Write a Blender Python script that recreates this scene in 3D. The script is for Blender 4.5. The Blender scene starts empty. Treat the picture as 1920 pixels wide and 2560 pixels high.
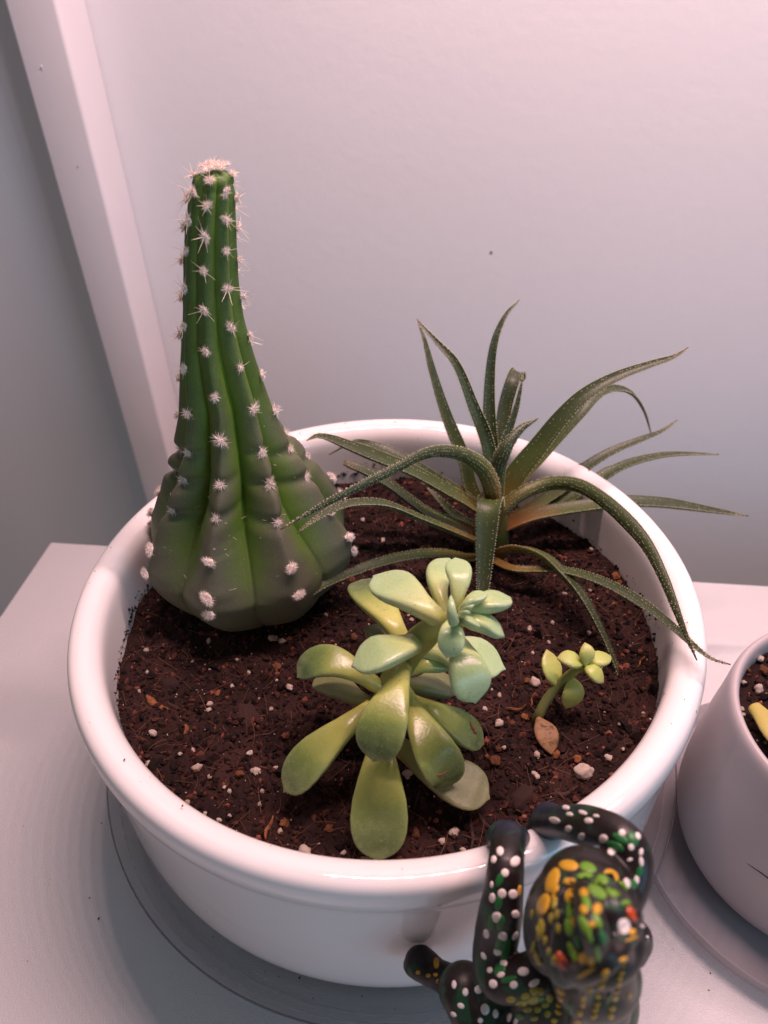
import bpy, bmesh, math, random
import numpy as np
from mathutils import Vector, Matrix, noise
from mathutils.bvhtree import BVHTree

random.seed(7); rng = np.random.default_rng(7)
SC = bpy.context.scene
COL = SC.collection
R_ = math.radians

# ------------------------------------------------------------------ camera
F_PX = 1923.0
FW = np.array([0.0, 0.77493245, -0.63204406])
RT = np.array([0.99939565, -0.02197051, -0.02693745])
UP = np.array([0.03476104, 0.63166209, 0.77446412])
EYE = np.array([0.00072914, -0.21537066, 0.21724973])
cd = bpy.data.cameras.new('camera'); cam = bpy.data.objects.new('camera', cd); COL.objects.link(cam)
cd.sensor_fit = 'HORIZONTAL'; cd.sensor_width = 36.0; cd.lens = 36.0 * F_PX / 1920.0
cd.clip_start = 0.01; cd.clip_end = 50
cam.matrix_world = Matrix(((RT[0], UP[0], -FW[0], EYE[0]), (RT[1], UP[1], -FW[1], EYE[1]),
                           (RT[2], UP[2], -FW[2], EYE[2]), (0, 0, 0, 1)))
cd.dof.use_dof = True; cd.dof.focus_distance = 0.272; cd.dof.aperture_fstop = 17.0
SC.camera = cam
SC.view_settings.view_transform = 'Standard'; SC.view_settings.look = 'None'
SC.view_settings.exposure = 0.0; SC.view_settings.gamma = 1.0
try: SC.view_settings.use_curve_mapping = False
except Exception: pass

# ------------------------------------------------------------------ light: a row of pink LEDs above, cool room light in front
W = bpy.data.worlds.new('World'); SC.world = W; W.use_nodes = True
W.node_tree.nodes['Background'].inputs[0].default_value = (0.68, 0.655, 0.69, 1)
W.node_tree.nodes['Background'].inputs[1].default_value = 0.205

def area(name, loc, aim, power, color, size, sy=None, shape='DISK'):
    l = bpy.data.lights.new(name, 'AREA'); l.energy = power; l.color = color; l.shape = shape
    l.size = size
    if sy: l.size_y = sy
    o = bpy.data.objects.new(name, l); COL.objects.link(o); o.location = loc
    d = Vector(aim) - Vector(loc); o.rotation_euler = d.to_track_quat('-Z', 'Y').to_euler()
    return o
LED_Z = 0.57
for k in range(16):
    ex = -0.07 + 0.029 * k
    x = ex * math.cos(R_(-8)); y = ex * math.sin(R_(-8)) + 0.074
    area('led', (x, y, LED_Z), (x, y, 0), 0.375, (1.0, 0.65, 0.645), 0.013)
area('window', (1.15, -1.35, 0.45), (0, 0, 0), 8.5, (0.36, 0.70, 1.0), 0.7, 1.0, 'RECTANGLE')

# ------------------------------------------------------------------ helpers
def ray(px, py): return FW + ((px - 960) / F_PX) * RT - ((py - 1280) / F_PX) * UP
def at_y(px, py, y):
    d = ray(px, py); return EYE + d * ((y - EYE[1]) / d[1])
def at_z(px, py, z):
    d = ray(px, py); return EYE + d * ((z - EYE[2]) / d[2])
def depth(X): return float((np.asarray(X) - EYE) @ FW)
def nrm(v):
    v = np.asarray(v, float); return v / (np.linalg.norm(v) + 1e-12)
def srgb(r, g, b):
    f = lambda c: c / 255 / 12.92 if c / 255 <= 0.04045 else ((c / 255 + 0.055) / 1.055) ** 2.4
    return (f(r), f(g), f(b), 1.0)
def tag(o, label=None, cat=None, group=None, kind=None):
    if label: o['label'] = label
    if cat: o['category'] = cat
    if group: o['group'] = group
    if kind: o['kind'] = kind
    return o
def thing(name, loc, label, cat, group=None):
    o = bpy.data.objects.new(name, None); COL.objects.link(o); o.location = tuple(loc)
    o.empty_display_size = 0.01
    return tag(o, label, cat, group)
def mk_mesh(name, v, f, mats=(), midx=None, smooth=True, attrs=None):
    me = bpy.data.meshes.new(name)
    me.from_pydata([tuple(map(float, p)) for p in v], [], [tuple(map(int, q)) for q in f])
    for m in mats: me.materials.append(m)
    n = len(me.polygons)
    if midx is not None: me.polygons.foreach_set('material_index', np.asarray(midx, dtype=np.int32))
    me.polygons.foreach_set('use_smooth', np.full(n, bool(smooth)))
    for k, a in (attrs or {}).items():
        a = np.asarray(a, dtype=np.float32)
        if a.ndim == 2:
            if a.shape[1] == 3: a = np.c_[a, np.ones(len(a), dtype=np.float32)]
            at = me.attributes.new(k, 'FLOAT_COLOR', 'POINT'); at.data.foreach_set('color', a.astype(np.float32).ravel())
        else:
            at = me.attributes.new(k, 'FLOAT', 'POINT'); at.data.foreach_set('value', a)
    me.update()
    return me
def put(name, me, parent=None, loc=(0, 0, 0), rot=None, scale=None):
    o = bpy.data.objects.new(name, me); COL.objects.link(o)
    loc = Vector(loc)
    if parent is not None:
        o.parent = parent; loc = loc - parent.location
    o.location = loc
    if rot is not None: o.rotation_euler = rot
    if scale is not None: o.scale = scale
    return o
def obj(name, v, f, mats, parent=None, **kw):
    """world-space vertices -> object whose origin is their centre"""
    v = np.asarray(v, float); c = v.mean(0)
    return put(name, mk_mesh(name, v - c, f, mats if isinstance(mats, (list, tuple)) else [mats], **kw), parent, c)
def catmull(P, n):
    P = np.asarray(P, float); k = len(P)
    if k == 2: return P[0] + (P[1] - P[0]) * np.linspace(0, 1, n)[:, None]
    Q = np.vstack([2 * P[0] - P[1], P, 2 * P[-1] - P[-2]])
    d = np.r_[0, np.cumsum(np.linalg.norm(np.diff(P, axis=0), axis=1))]; d /= d[-1]
    out = []
    for s in np.linspace(0, 1, n):
        i = min(max(np.searchsorted(d, s, side='right') - 1, 0), k - 2)
        t = (s - d[i]) / (d[i + 1] - d[i] + 1e-12)
        a, b, c, e = Q[i], Q[i + 1], Q[i + 2], Q[i + 3]
        # finite-difference hermite with non uniform spacing
        h = d[i + 1] - d[i]
        m1 = (c - a) / ((d[i + 1] - d[i - 1]) if i > 0 else 2 * h) * h
        m2 = (e - b) / ((d[i + 2] - d[i]) if i + 2 < k else 2 * h) * h
        t2, t3 = t * t, t ** 3
        out.append((2 * t3 - 3 * t2 + 1) * b + (t3 - 2 * t2 + t) * m1 + (-2 * t3 + 3 * t2) * c + (t3 - t2) * m2)
    return np.array(out)
def frames(P, hint):
    """tangent, side, up per point, up starting near hint and carried along"""
    T = np.gradient(P, axis=0); T /= np.linalg.norm(T, axis=1)[:, None] + 1e-12
    U = []; u = np.asarray(hint, float)
    for t in T:
        u = u - (u @ t) * t; u = nrm(u); U.append(u)
    U = np.array(U); S = np.cross(T, U)
    return T, S, U
def lathe(prof, seg, smooth_it=2, close=True, cx=0, cy=0, cz=0):
    P = np.asarray(prof, float)
    for _ in range(smooth_it):
        Q = [P[0]]
        for a, b in zip(P[:-1], P[1:]): Q += [a * .75 + b * .25, a * .25 + b * .75]
        Q.append(P[-1]); P = np.array(Q)
    a = np.linspace(0, 2 * np.pi, seg, endpoint=False); n = len(P)
    V = np.array([(cx + r * np.cos(t), cy + r * np.sin(t), cz + z) for t in a for r, z in P])
    F = []
    for i in range(seg):
        j = (i + 1) % seg
        for k in range(n - 1): F.append((i * n + k, j * n + k, j * n + k + 1, i * n + k + 1))
    return V, F
def tube(P, rad, seg=10, cap=True):
    P = np.asarray(P, float); rad = np.broadcast_to(rad, len(P))
    T, S, U = frames(P, (0.31, 0.17, 0.93))
    a = np.linspace(0, 2 * np.pi, seg, endpoint=False)
    V = []; F = []
    for p, s, u, r in zip(P, S, U, rad):
        for t in a: V.append(p + r * (np.cos(t) * s + np.sin(t) * u))
    for i in range(len(P) - 1):
        for k in range(seg): F.append((i * seg + k, i * seg + (k + 1) % seg, (i + 1) * seg + (k + 1) % seg, (i + 1) * seg + k))
    if cap:
        F.append(tuple(range(seg))[::-1]); F.append(tuple((len(P) - 1) * seg + k for k in range(seg)))
    return np.array(V), F
def join(parts):
    V = []; F = []; o = 0
    for v, f in parts:
        V.append(np.asarray(v, float)); F += [tuple(i + o for i in q) for q in f]; o += len(v)
    return np.vstack(V), F
def ico(sub=1):
    bm = bmesh.new(); bmesh.ops.create_icosphere(bm, subdivisions=sub, radius=1.0)
    v = np.array([x.co[:] for x in bm.verts]); f = [tuple(x.index for x in q.verts) for q in bm.faces]; bm.free()
    return v, f

# ------------------------------------------------------------------ materials
class N:
    def __init__(s, name):
        s.m = bpy.data.materials.new(name); s.m.use_nodes = True; s.t = s.m.node_tree
        s.p = s.t.nodes['Principled BSDF']; s.out = s.t.nodes['Material Output']
    def node(s, typ, **kw):
        n = s.t.nodes.new(typ)
        for k, v in kw.items(): setattr(n, k, v)
        return n
    def set(s, **kw):
        for k, v in kw.items(): s.inp(s.p, k.replace('_', ' '), v)
        return s
    def inp(s, n, key, v):
        i = n.inputs[key]
        if isinstance(v, bpy.types.NodeSocket): s.t.links.new(v, i)
        else: i.default_value = v
    def attr(s, name, out='Fac'):
        return s.node('ShaderNodeAttribute', attribute_name=name).outputs[out]
    def coord(s, which='Object'): return s.node('ShaderNodeTexCoord').outputs[which]
    def noise(s, scale, detail=4, rough=.55, vec=None, out='Fac', dist=0):
        n = s.node('ShaderNodeTexNoise'); n.inputs['Scale'].default_value = scale; n.inputs['Detail'].default_value = detail
        n.inputs['Roughness'].default_value = rough; n.inputs['Distortion'].default_value = dist
        s.t.links.new(vec if vec is not None else s.coord(), n.inputs['Vector']); return n.outputs[out]
    def ramp(s, fac, stops, interp='LINEAR'):
        n = s.node('ShaderNodeValToRGB'); s.t.links.new(fac, n.inputs[0]); cr = n.color_ramp; cr.interpolation = interp
        while len(cr.elements) < len(stops): cr.elements.new(0.5)
        for e, (p, c) in zip(cr.elements, stops):
            e.position = p; e.color = c if len(c) == 4 else (*c, 1)
        return n.outputs[0]
    def mix(s, fac, a, b, blend='MIX'):
        n = s.node('ShaderNodeMix', data_type='RGBA', blend_type=blend)
        s.inp(n, 0, fac); s.inp(n, 6, a); s.inp(n, 7, b); return n.outputs[2]
    def math(s, op, a, b=0.0, clamp=False):
        n = s.node('ShaderNodeMath', operation=op, use_clamp=clamp); s.inp(n, 0, a); s.inp(n, 1, b); return n.outputs[0]
    def bump(s, h, strength=.3, dist=.0005):
        n = s.node('ShaderNodeBump'); n.inputs['Strength'].default_value = strength; n.inputs['Distance'].default_value = dist
        s.t.links.new(h, n.inputs['Height']); s.t.links.new(n.outputs[0], s.p.inputs['Normal']); return n
G = lambda v: (v, v, v, 1.0)

def m_wall():
    n = N('wall_paint'); c = n.coord('Object')
    big = n.noise(6, 3, vec=c); fine = n.noise(420, 4, .6, vec=c); mid = n.noise(150, 3, vec=c)
    col = n.mix(big, (0.70, 0.70, 0.71, 1), (0.74, 0.735, 0.74, 1))
    n.set(Base_Color=col, Roughness=0.72, Specular_IOR_Level=0.25)
    h = n.math('ADD', n.math('MULTIPLY', fine, 0.35), mid); n.bump(h, 0.15, 0.001); return n.m
def m_paint(name, col, rough=.45, b=.12):
    n = N(name); c = n.coord('Object')
    n.set(Base_Color=n.mix(n.noise(40, 3, vec=c), col, tuple(x * .94 for x in col[:3]) + (1,)), Roughness=rough, Specular_IOR_Level=.35)
    n.bump(n.noise(260, 4, vec=c), b, .0006); return n.m
def m_laminate():
    n = N('white_laminate'); c = n.coord('Object')
    v = n.node('ShaderNodeTexVoronoi'); v.inputs['Scale'].default_value = 1900; n.t.links.new(c, v.inputs['Vector'])
    g = n.noise(1300, 3, .6, vec=c)
    col = n.mix(n.noise(9, 4, vec=c), (0.59, 0.58, 0.585, 1), (0.63, 0.62, 0.62, 1))
    n.set(Base_Color=col, Roughness=0.42, Specular_IOR_Level=.5)
    n.bump(n.math('ADD', v.outputs['Distance'], g), 0.30, 0.0006); return n.m
def m_ceramic(name, col, rough, coat, speck=.0):
    n = N(name); c = n.coord('Object')
    base = n.mix(n.noise(25, 3, vec=c), col, tuple(x * .96 for x in col[:3]) + (1,))
    sp = n.ramp(n.noise(230, 2, .7, vec=c), [(0.70, G(0)), (0.74, G(1))])
    sp2 = n.ramp(n.noise(14, 2, vec=c), [(0.45, G(0)), (0.62, G(1))])
    base = n.mix(n.math('MULTIPLY', n.math('MULTIPLY', sp, sp2), speck), base, srgb(110, 85, 75))
    n.set(Base_Color=base, Roughness=rough, Specular_IOR_Level=.5, Coat_Weight=coat, Coat_Roughness=.06)
    n.bump(n.noise(35, 2, vec=c), .04, .001); return n.m
def m_clear(name, tint, gloss, rough=.08, op=0.0):
    n = N(name); t = n.t
    tr = n.node('ShaderNodeBsdfTransparent'); tr.inputs[0].default_value = tint
    gl = n.node('ShaderNodeBsdfGlossy'); gl.inputs['Roughness'].default_value = rough; gl.inputs[0].default_value = G(.9)
    df = n.node('ShaderNodeBsdfDiffuse'); df.inputs[0].default_value = (0.62, 0.60, 0.62, 1)
    lw = n.node('ShaderNodeLayerWeight'); lw.inputs[0].default_value = .25
    a = n.node('ShaderNodeMixShader'); t.links.new(n.math('MULTIPLY', lw.outputs['Facing'], gloss, True), a.inputs[0])
    t.links.new(tr.outputs[0], a.inputs[1]); t.links.new(gl.outputs[0], a.inputs[2])
    b = n.node('ShaderNodeMixShader'); b.inputs[0].default_value = op
    t.links.new(a.outputs[0], b.inputs[1]); t.links.new(df.outputs[0], b.inputs[2])
    t.links.new(b.outputs[0], n.out.inputs[0]); t.nodes.remove(n.p); return n.m
def m_soil():
    n = N('potting_soil'); c = n.coord('Object'); a = n.attr('tone', 'Color')
    v = n.noise(900, 5, .7, vec=c)
    col = n.mix(v, (0.004, 0.002, 0.0017, 1), (0.044, 0.0165, 0.0130, 1))
    n.set(Base_Color=n.mix(1.0, col, a, 'MULTIPLY'), Roughness=.9, Specular_IOR_Level=.25)
    n.bump(n.noise(1500, 4, .7, vec=c), .7, .0008); return n.m
def m_chip(name, a, b, rough=.85, sc=900):
    n = N(name); c = n.coord('Object'); oi = n.node('ShaderNodeObjectInfo').outputs['Random']
    sp = n.ramp(n.noise(sc, 3, .7, vec=c), [(0.50, G(0)), (0.66, G(1))])
    col = n.mix(sp, n.mix(oi, a, b), tuple(x * .38 for x in a[:3]) + (1,))
    n.set(Base_Color=col, Roughness=rough, Specular_IOR_Level=.3); n.bump(n.noise(sc * 1.4, 3, vec=c), .6, .0006); return n.m
def m_plain(name, col, rough=.6, spec=.4, b=0, sc=900, sss=0):
    n = N(name); n.set(Base_Color=col, Roughness=rough, Specular_IOR_Level=spec)
    if b: n.bump(n.noise(sc, 3), b, .0005)
    if sss: n.set(Subsurface_Weight=sss); n.p.inputs['Subsurface Scale'].default_value = .002
    return n.m
def m_cactus():
    n = N('cactus_skin'); c = n.coord('Object')
    h = n.attr('height'); rd = n.attr('ridge'); rd.node.name = 'ridge'
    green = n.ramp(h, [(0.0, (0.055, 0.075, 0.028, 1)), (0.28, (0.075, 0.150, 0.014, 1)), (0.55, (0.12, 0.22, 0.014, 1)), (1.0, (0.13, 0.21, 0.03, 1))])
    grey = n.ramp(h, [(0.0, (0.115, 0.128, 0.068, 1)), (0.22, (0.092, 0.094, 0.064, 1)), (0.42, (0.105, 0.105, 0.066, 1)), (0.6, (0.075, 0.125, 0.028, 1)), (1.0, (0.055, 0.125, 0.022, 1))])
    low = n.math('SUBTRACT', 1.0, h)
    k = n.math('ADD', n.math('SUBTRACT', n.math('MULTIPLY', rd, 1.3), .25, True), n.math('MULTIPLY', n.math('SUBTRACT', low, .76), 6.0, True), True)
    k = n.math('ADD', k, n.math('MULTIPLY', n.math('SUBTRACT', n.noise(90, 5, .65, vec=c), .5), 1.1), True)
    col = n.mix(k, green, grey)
    spk = n.ramp(n.noise(2600, 2, .6, vec=c), [(0.58, G(0)), (0.72, G(.55))])
    col = n.mix(spk, col, (0.22, 0.25, 0.14, 1))
    cork = n.math('MULTIPLY', n.ramp(n.noise(420, 3, .6, vec=c), [(0.64, G(0)), (0.70, G(.7))]), n.ramp(n.noise(38, 2, vec=c), [(0.52, G(0)), (0.62, G(1))]))
    col = n.mix(cork, col, (0.17, 0.12, 0.07, 1))
    n.set(Base_Color=col, Roughness=.52, Specular_IOR_Level=.4, Subsurface_Weight=.08)
    n.p.inputs['Subsurface Scale'].default_value = .003
    n.bump(n.math('ADD', n.noise(1800, 3, vec=c), n.noise(160, 3, vec=c)), .12, .0006); return n.m
def m_aloe():
    n = N('aloe_leaf'); c = n.coord('Object'); s = n.attr('s'); oi = n.node('ShaderNodeObjectInfo').outputs['Random']
    base = n.ramp(s, [(0.0, (0.36, 0.10, 0.025, 1)), (0.14, (0.27, 0.13, 0.022, 1)), (0.28, (0.090, 0.115, 0.018, 1)), (0.5, (0.036, 0.054, 0.017, 1)), (0.9, (0.036, 0.050, 0.018, 1)), (1.0, (0.11, 0.075, 0.03, 1))])
    alt = n.ramp(s, [(0.0, (0.16, 0.13, 0.022, 1)), (0.3, (0.046, 0.080, 0.015, 1)), (0.96, (0.046, 0.054, 0.018, 1)), (1.0, (0.25, 0.10, 0.03, 1))])
    col = n.mix(oi, base, alt); col = n.mix(n.math('MULTIPLY', n.noise(220, 4, vec=c), .55), col, (0.032, 0.042, 0.022, 1))
    n.set(Base_Color=col, Roughness=.46, Specular_IOR_Level=.45); n.bump(n.noise(900, 3, vec=c), .25, .0006); return n.m
def m_succ(name, stops, tipc, rough, bloom):
    n = N(name); c = n.coord('Object'); s = n.attr('s'); oi = n.node('ShaderNodeObjectInfo').outputs['Random']
    col = n.ramp(n.math('ADD', s, n.math('MULTIPLY', n.math('SUBTRACT', n.noise(70, 3, vec=c), .5), .25)), stops)
    col = n.mix(n.math('MULTIPLY', oi, .15), col, tipc)
    e = n.attr('edge'); col = n.mix(n.math('MULTIPLY', e, .45), col, bloom)
    sp = n.ramp(n.noise(2400, 2, .6, vec=c), [(0.60, G(0)), (0.72, G(.4))]); col = n.mix(sp, col, tuple(min(1, x * 1.7) for x in bloom[:3]) + (1,))
    dust = n.math('MULTIPLY', n.ramp(n.noise(900, 3, .7, vec=c), [(0.60, G(0)), (0.68, G(.85))]), n.ramp(n.noise(60, 2, vec=c), [(0.55, G(0)), (0.66, G(1))]))
    col = n.mix(dust, col, (0.07, 0.045, 0.03, 1))
    blm = n.ramp(n.noise(110, 4, .6, vec=c), [(0.46, G(0)), (0.68, G(.24))]); col = n.mix(blm, col, bloom)
    rg = n.math('ADD', n.math('MULTIPLY', blm, .35), rough)
    n.set(Base_Color=col, Roughness=rg, Specular_IOR_Level=.5, Subsurface_Weight=.15)
    n.p.inputs['Subsurface Scale'].default_value = .004
    n.bump(n.math('ADD', n.noise(1100, 3, vec=c), n.noise(160, 2, vec=c)), .16, .0005); return n.m
def m_frog():
    n = N('frog_paint'); c = n.coord('Object')
    g = n.ramp(n.noise(120, 3, .6, vec=c, dist=.6), [(0.52, G(0)), (0.62, G(1))])
    tone = n.attr('tone', 'Color')
    col = n.mix(n.math('MULTIPLY', g, .75), tone, n.mix(n.noise(60, 2, vec=c), (0.014, 0.075, 0.020, 1), (0.008, 0.060, 0.042, 1)))
    n.set(Base_Color=col, Roughness=.42, Specular_IOR_Level=.4, Coat_Weight=.02, Coat_Roughness=.2)
    n.bump(n.noise(500, 3, vec=c), .15, .0005); return n.m

M = dict(wall=m_wall(), post=m_paint('post_paint', (0.74, 0.70, 0.705, 1)), lam=m_laminate(),
    pot=m_ceramic('glazed_ceramic', (0.80, 0.77, 0.755, 1), .05, 0, .6), pot2=m_ceramic('satin_ceramic', (0.46, 0.41, 0.415, 1), .42, .05, .5),
    clear=m_clear('clear_plastic', (0.90, 0.89, 0.89, 1), .5, .1, .20), clear_rim=m_clear('clear_plastic_rim', (0.50, 0.49, 0.52, 1), .8, .15, .12),
    frost=m_clear('frosted_plastic', (0.80, 0.78, 0.80, 1), .35, .3, .34),
    soil=m_soil(), perl=m_chip('perlite', (0.46, 0.34, 0.27, 1), (0.64, 0.53, 0.45, 1)), bark=m_chip('bark_chip', (0.12, 0.045, 0.02, 1), (0.30, 0.11, 0.04, 1)),
    dark=m_chip('dark_bark', (0.030, 0.013, 0.012, 1), (0.050, 0.022, 0.018, 1)), fibre=m_plain('root_fibre', (0.13, 0.055, 0.03, 1), .8),
    cactus=m_cactus(), wool=m_plain('wool', (0.86, 0.76, 0.70, 1), .9, .2), spine=m_plain('spine', (0.80, 0.68, 0.55, 1), .45, .4),
    aloe=m_aloe(), tooth=m_plain('leaf_tubercle', (0.36, 0.36, 0.22, 1), .4, .5),
    succ=m_succ('rosette_leaf', [(0.0, (0.62, 0.58, 0.15, 1)), (0.36, (0.44, 0.47, 0.11, 1)), (0.66, (0.125, 0.19, 0.046, 1)), (0.88, (0.056, 0.096, 0.036, 1)), (1.0, (0.065, 0.090, 0.038, 1))], (0.24, 0.30, 0.07, 1), .26, (0.30, 0.37, 0.15, 1)),
    succ_top=m_succ('young_rosette_leaf', [(0.0, (0.50, 0.50, 0.15, 1)), (0.25, (0.50, 0.55, 0.19, 1)), (0.6, (0.32, 0.46, 0.20, 1)), (1.0, (0.33, 0.48, 0.24, 1))], (0.29, 0.39, 0.20, 1), .27, (0.40, 0.50, 0.32, 1)),
    succ_dull=m_succ('old_rosette_leaf', [(0.0, (0.36, 0.36, 0.10, 1)), (0.5, (0.19, 0.21, 0.085, 1)), (1.0, (0.13, 0.15, 0.06, 1))], (0.20, 0.19, 0.10, 1), .42, (0.28, 0.28, 0.15, 1)),
    sprout=m_succ('sprout_leaf', [(0.0, (0.42, 0.46, 0.07, 1)), (0.5, (0.38, 0.45, 0.10, 1)), (1.0, (0.36, 0.36, 0.10, 1))], (0.30, 0.44, 0.16, 1), .40, (0.45, 0.48, 0.2, 1)),
    withered=m_chip('withered_leaf', (0.20, 0.105, 0.05, 1), (0.26, 0.15, 0.07, 1), .6, 400),
    stem=m_succ('green_stem', [(0.0, (0.10, 0.09, 0.04, 1)), (0.4, (0.16, 0.19, 0.05, 1)), (1.0, (0.40, 0.42, 0.10, 1))], (0.25, 0.30, 0.08, 1), .45, (0.30, 0.32, 0.12, 1)),
    yellow_leaf=m_succ('yellow_leaf', [(0.0, (0.42, 0.36, 0.08, 1)), (1.0, (0.46, 0.38, 0.10, 1))], (0.46, 0.40, 0.10, 1), .45, (0.46, 0.42, 0.15, 1)),
    frog=m_frog(), w_dot=m_plain('white_dot_paint', (0.74, 0.66, 0.62, 1), .45, .4), y_dot=m_plain('yellow_dot_paint', (0.50, 0.28, 0.02, 1), .4, .4),
    g_dot=m_plain('green_dot_paint', (0.12, 0.26, 0.02, 1), .4, .4), o_dot=m_plain('olive_dot_paint', (0.26, 0.22, 0.02, 1), .4, .4), dg_dot=m_plain('deep_green_paint', (0.015, 0.13, 0.03, 1), .4, .4),
    red=m_plain('orange_eye_paint', (0.42, 0.06, 0.012, 1), .3, .5), black=m_plain('black_paint', (0.008, 0.008, 0.010, 1), .3, .5), mark=m_plain('dark_mark', (0.17, 0.13, 0.13, 1), .8), scratch=m_plain('dark_scratch', (0.02, 0.012, 0.012, 1), .6), scar=m_plain('leaf_scar', (0.20, 0.085, 0.05, 1), .8, .2, .5, 1500))

# ------------------------------------------------------------------ the setting: wall, post, table
YAW = R_(-8)
E_ = np.array([math.cos(YAW), math.sin(YAW), 0]); N_ = np.array([-math.sin(YAW), math.cos(YAW), 0])
def W3(e, n, z): return E_ * e + N_ * n + np.array([0, 0, z])
WALL_N = 0.254; TZ = -0.098
def box(e0, e1, n0, n1, z0, z1, bev=.0, seg=3):
    bm = bmesh.new(); bmesh.ops.create_cube(bm, size=1)
    for v in bm.verts:
        v.co = Vector(((e0 + e1) / 2 + v.co.x * (e1 - e0), (n0 + n1) / 2 + v.co.y * (n1 - n0), (z0 + z1) / 2 + v.co.z * (z1 - z0)))
    if bev: bmesh.ops.bevel(bm, geom=bm.edges[:], offset=bev, segments=seg, affect='EDGES', profile=.5)
    v = np.array([W3(*x.co) for x in bm.verts]); f = [tuple(x.index for x in q.verts) for q in bm.faces]; bm.free(); return v, f
v = [W3(-2, WALL_N, -1.2), W3(2, WALL_N, -1.2), W3(2, WALL_N, 1.6), W3(-2, WALL_N, 1.6)]
wall = tag(obj('wall', v, [(0, 1, 2, 3)], M['wall'], smooth=False), 'plain grey white painted wall behind the plants', kind='structure')
P = thing('post', W3(-.199, .237, -1.15), 'white painted square upright post against the wall, left of the cactus', 'post')
v, f = box(-.2131, -.1855, .220, WALL_N, -1.15, 1.5, .0022, 4)
obj('shaft', v, f, M['post'], P)
def fleck(px, py, r, mat, name, parent, plane_n):
    d = ray(px, py); X = EYE + d * ((plane_n - EYE @ N_) / (d @ N_))
    v0, f0 = ico(2); v0 = v0 * np.array([1, .35, 1]) * r
    v0 = np.array([X + E_ * a[0] + N_ * a[1] + np.array([0, 0, a[2]]) for a in v0 * (1 + .25 * rng.standard_normal((len(v0), 1)))])
    o = obj(name, v0, f0, mat, parent); return o
fleck(103, 166, .0006, M['post'], 'paint_drip', P, .2195)
fleck(194, 417, .00035, M['mark'], 'mark', P, .2198)
fleck(1228, 631, .0008, M['mark'], 'mark', wall, WALL_N - .0003)
T = thing('table', W3(.4, -.2, TZ - .03), 'white laminate table top under the pots, its back left corner showing', 'table')
v, f = box(-.2292, 1.1, -.75, .1223, TZ - .028, TZ, .0012, 3)
obj('tabletop', v, f, M['lam'], T)

# ------------------------------------------------------------------ big white pot and its saucer
POT = thing('plant_pot', (0, 0, -.094), 'large round glossy white pot with rolled rim, holding the cactus', 'plant pot')
prof = [(0, -.0935), (.094, -.0938), (.1045, -.0915), (.1115, -.083), (.1155, -.072), (.1168, -.060), (.1172, -.03), (.1174, -.0125), (.1176, -.0098), (.1190, -.0072),
        (.1199, -.0035), (.1201, .0005), (.1197, .0040), (.1184, .0063), (.1158, .0072), (.1125, .0065), (.1098, .0048), (.1082, .0022), (.1076, -.001), (.1074, -.006), (.1072, -.03), (.1065, -.05)]
v, f = lathe(prof, 192, 2); obj('body', v, f, M['pot'], POT)
SA = thing('saucer', (0, 0, TZ), 'clear plastic saucer under the large white pot', 'saucer')
v, f = lathe([(0, -.0966), (.108, -.0966), (.1135, -.0955), (.1175, -.0905), (.1252, -.0812), (.1257, -.0806)], 160, 1); obj('dish', v, f, M['clear'], SA)
a = np.linspace(0, 2 * np.pi, 161); 
v, f = tube(np.c_[.1262 * np.cos(a), .1262 * np.sin(a), 0 * a - .0800], .00042, 8, False); obj('rim', v, f, M['clear_rim'], SA)
v, f = tube(np.c_[.1176 * np.cos(a), .1176 * np.sin(a), 0 * a - .0905], .0006, 8, False); obj('ridge', v, f, M['clear'], SA)
v, f = tube(np.c_[.1222 * np.cos(a), .1222 * np.sin(a), 0 * a - .0849], .0004, 8, False); obj('ridge', v, f, M['clear'], SA)

# ------------------------------------------------------------------ soil
SOIL_R = .1071
def soil_h(x, y):
    r = math.hypot(x, y)
    h = -.0205 - .004 * max(0, y / .107) + .0016 * noise.noise((x * 28, y * 28, 1.3)) + .0013 * noise.noise((x * 85, y * 85, 4.1))
    h += .0014 * noise.noise((x * 210, y * 210, 9.2)) + .0011 * noise.noise((x * 480, y * 480, 2.2))
    e = max(0, (r - .096) / .011)
    return h + .0016 * e * noise.noise((x * 40, y * 40, 7.7)) + .0008 * e
def soil_mesh(cx, cy, rad, hfun, nr, na, tone=1.0):
    V = [(cx, cy, hfun(cx, cy))]; F = []
    for i in range(1, nr + 1):
        r = rad * i / nr
        for k in range(na):
            t = 2 * math.pi * (k + .5 * (i % 2)) / na; x, y = cx + r * math.cos(t), cy + r * math.sin(t); V.append((x, y, hfun(x, y)))
    for k in range(na): F.append((0, 1 + k, 1 + (k + 1) % na))
    for i in range(nr - 1):
        b0, b1 = 1 + i * na, 1 + (i + 1) * na
        for k in range(na): F.append((b0 + k, b1 + k, b1 + (k + 1) % na, b0 + (k + 1) % na))
    return V, F
ICO1 = ico(1)
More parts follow.
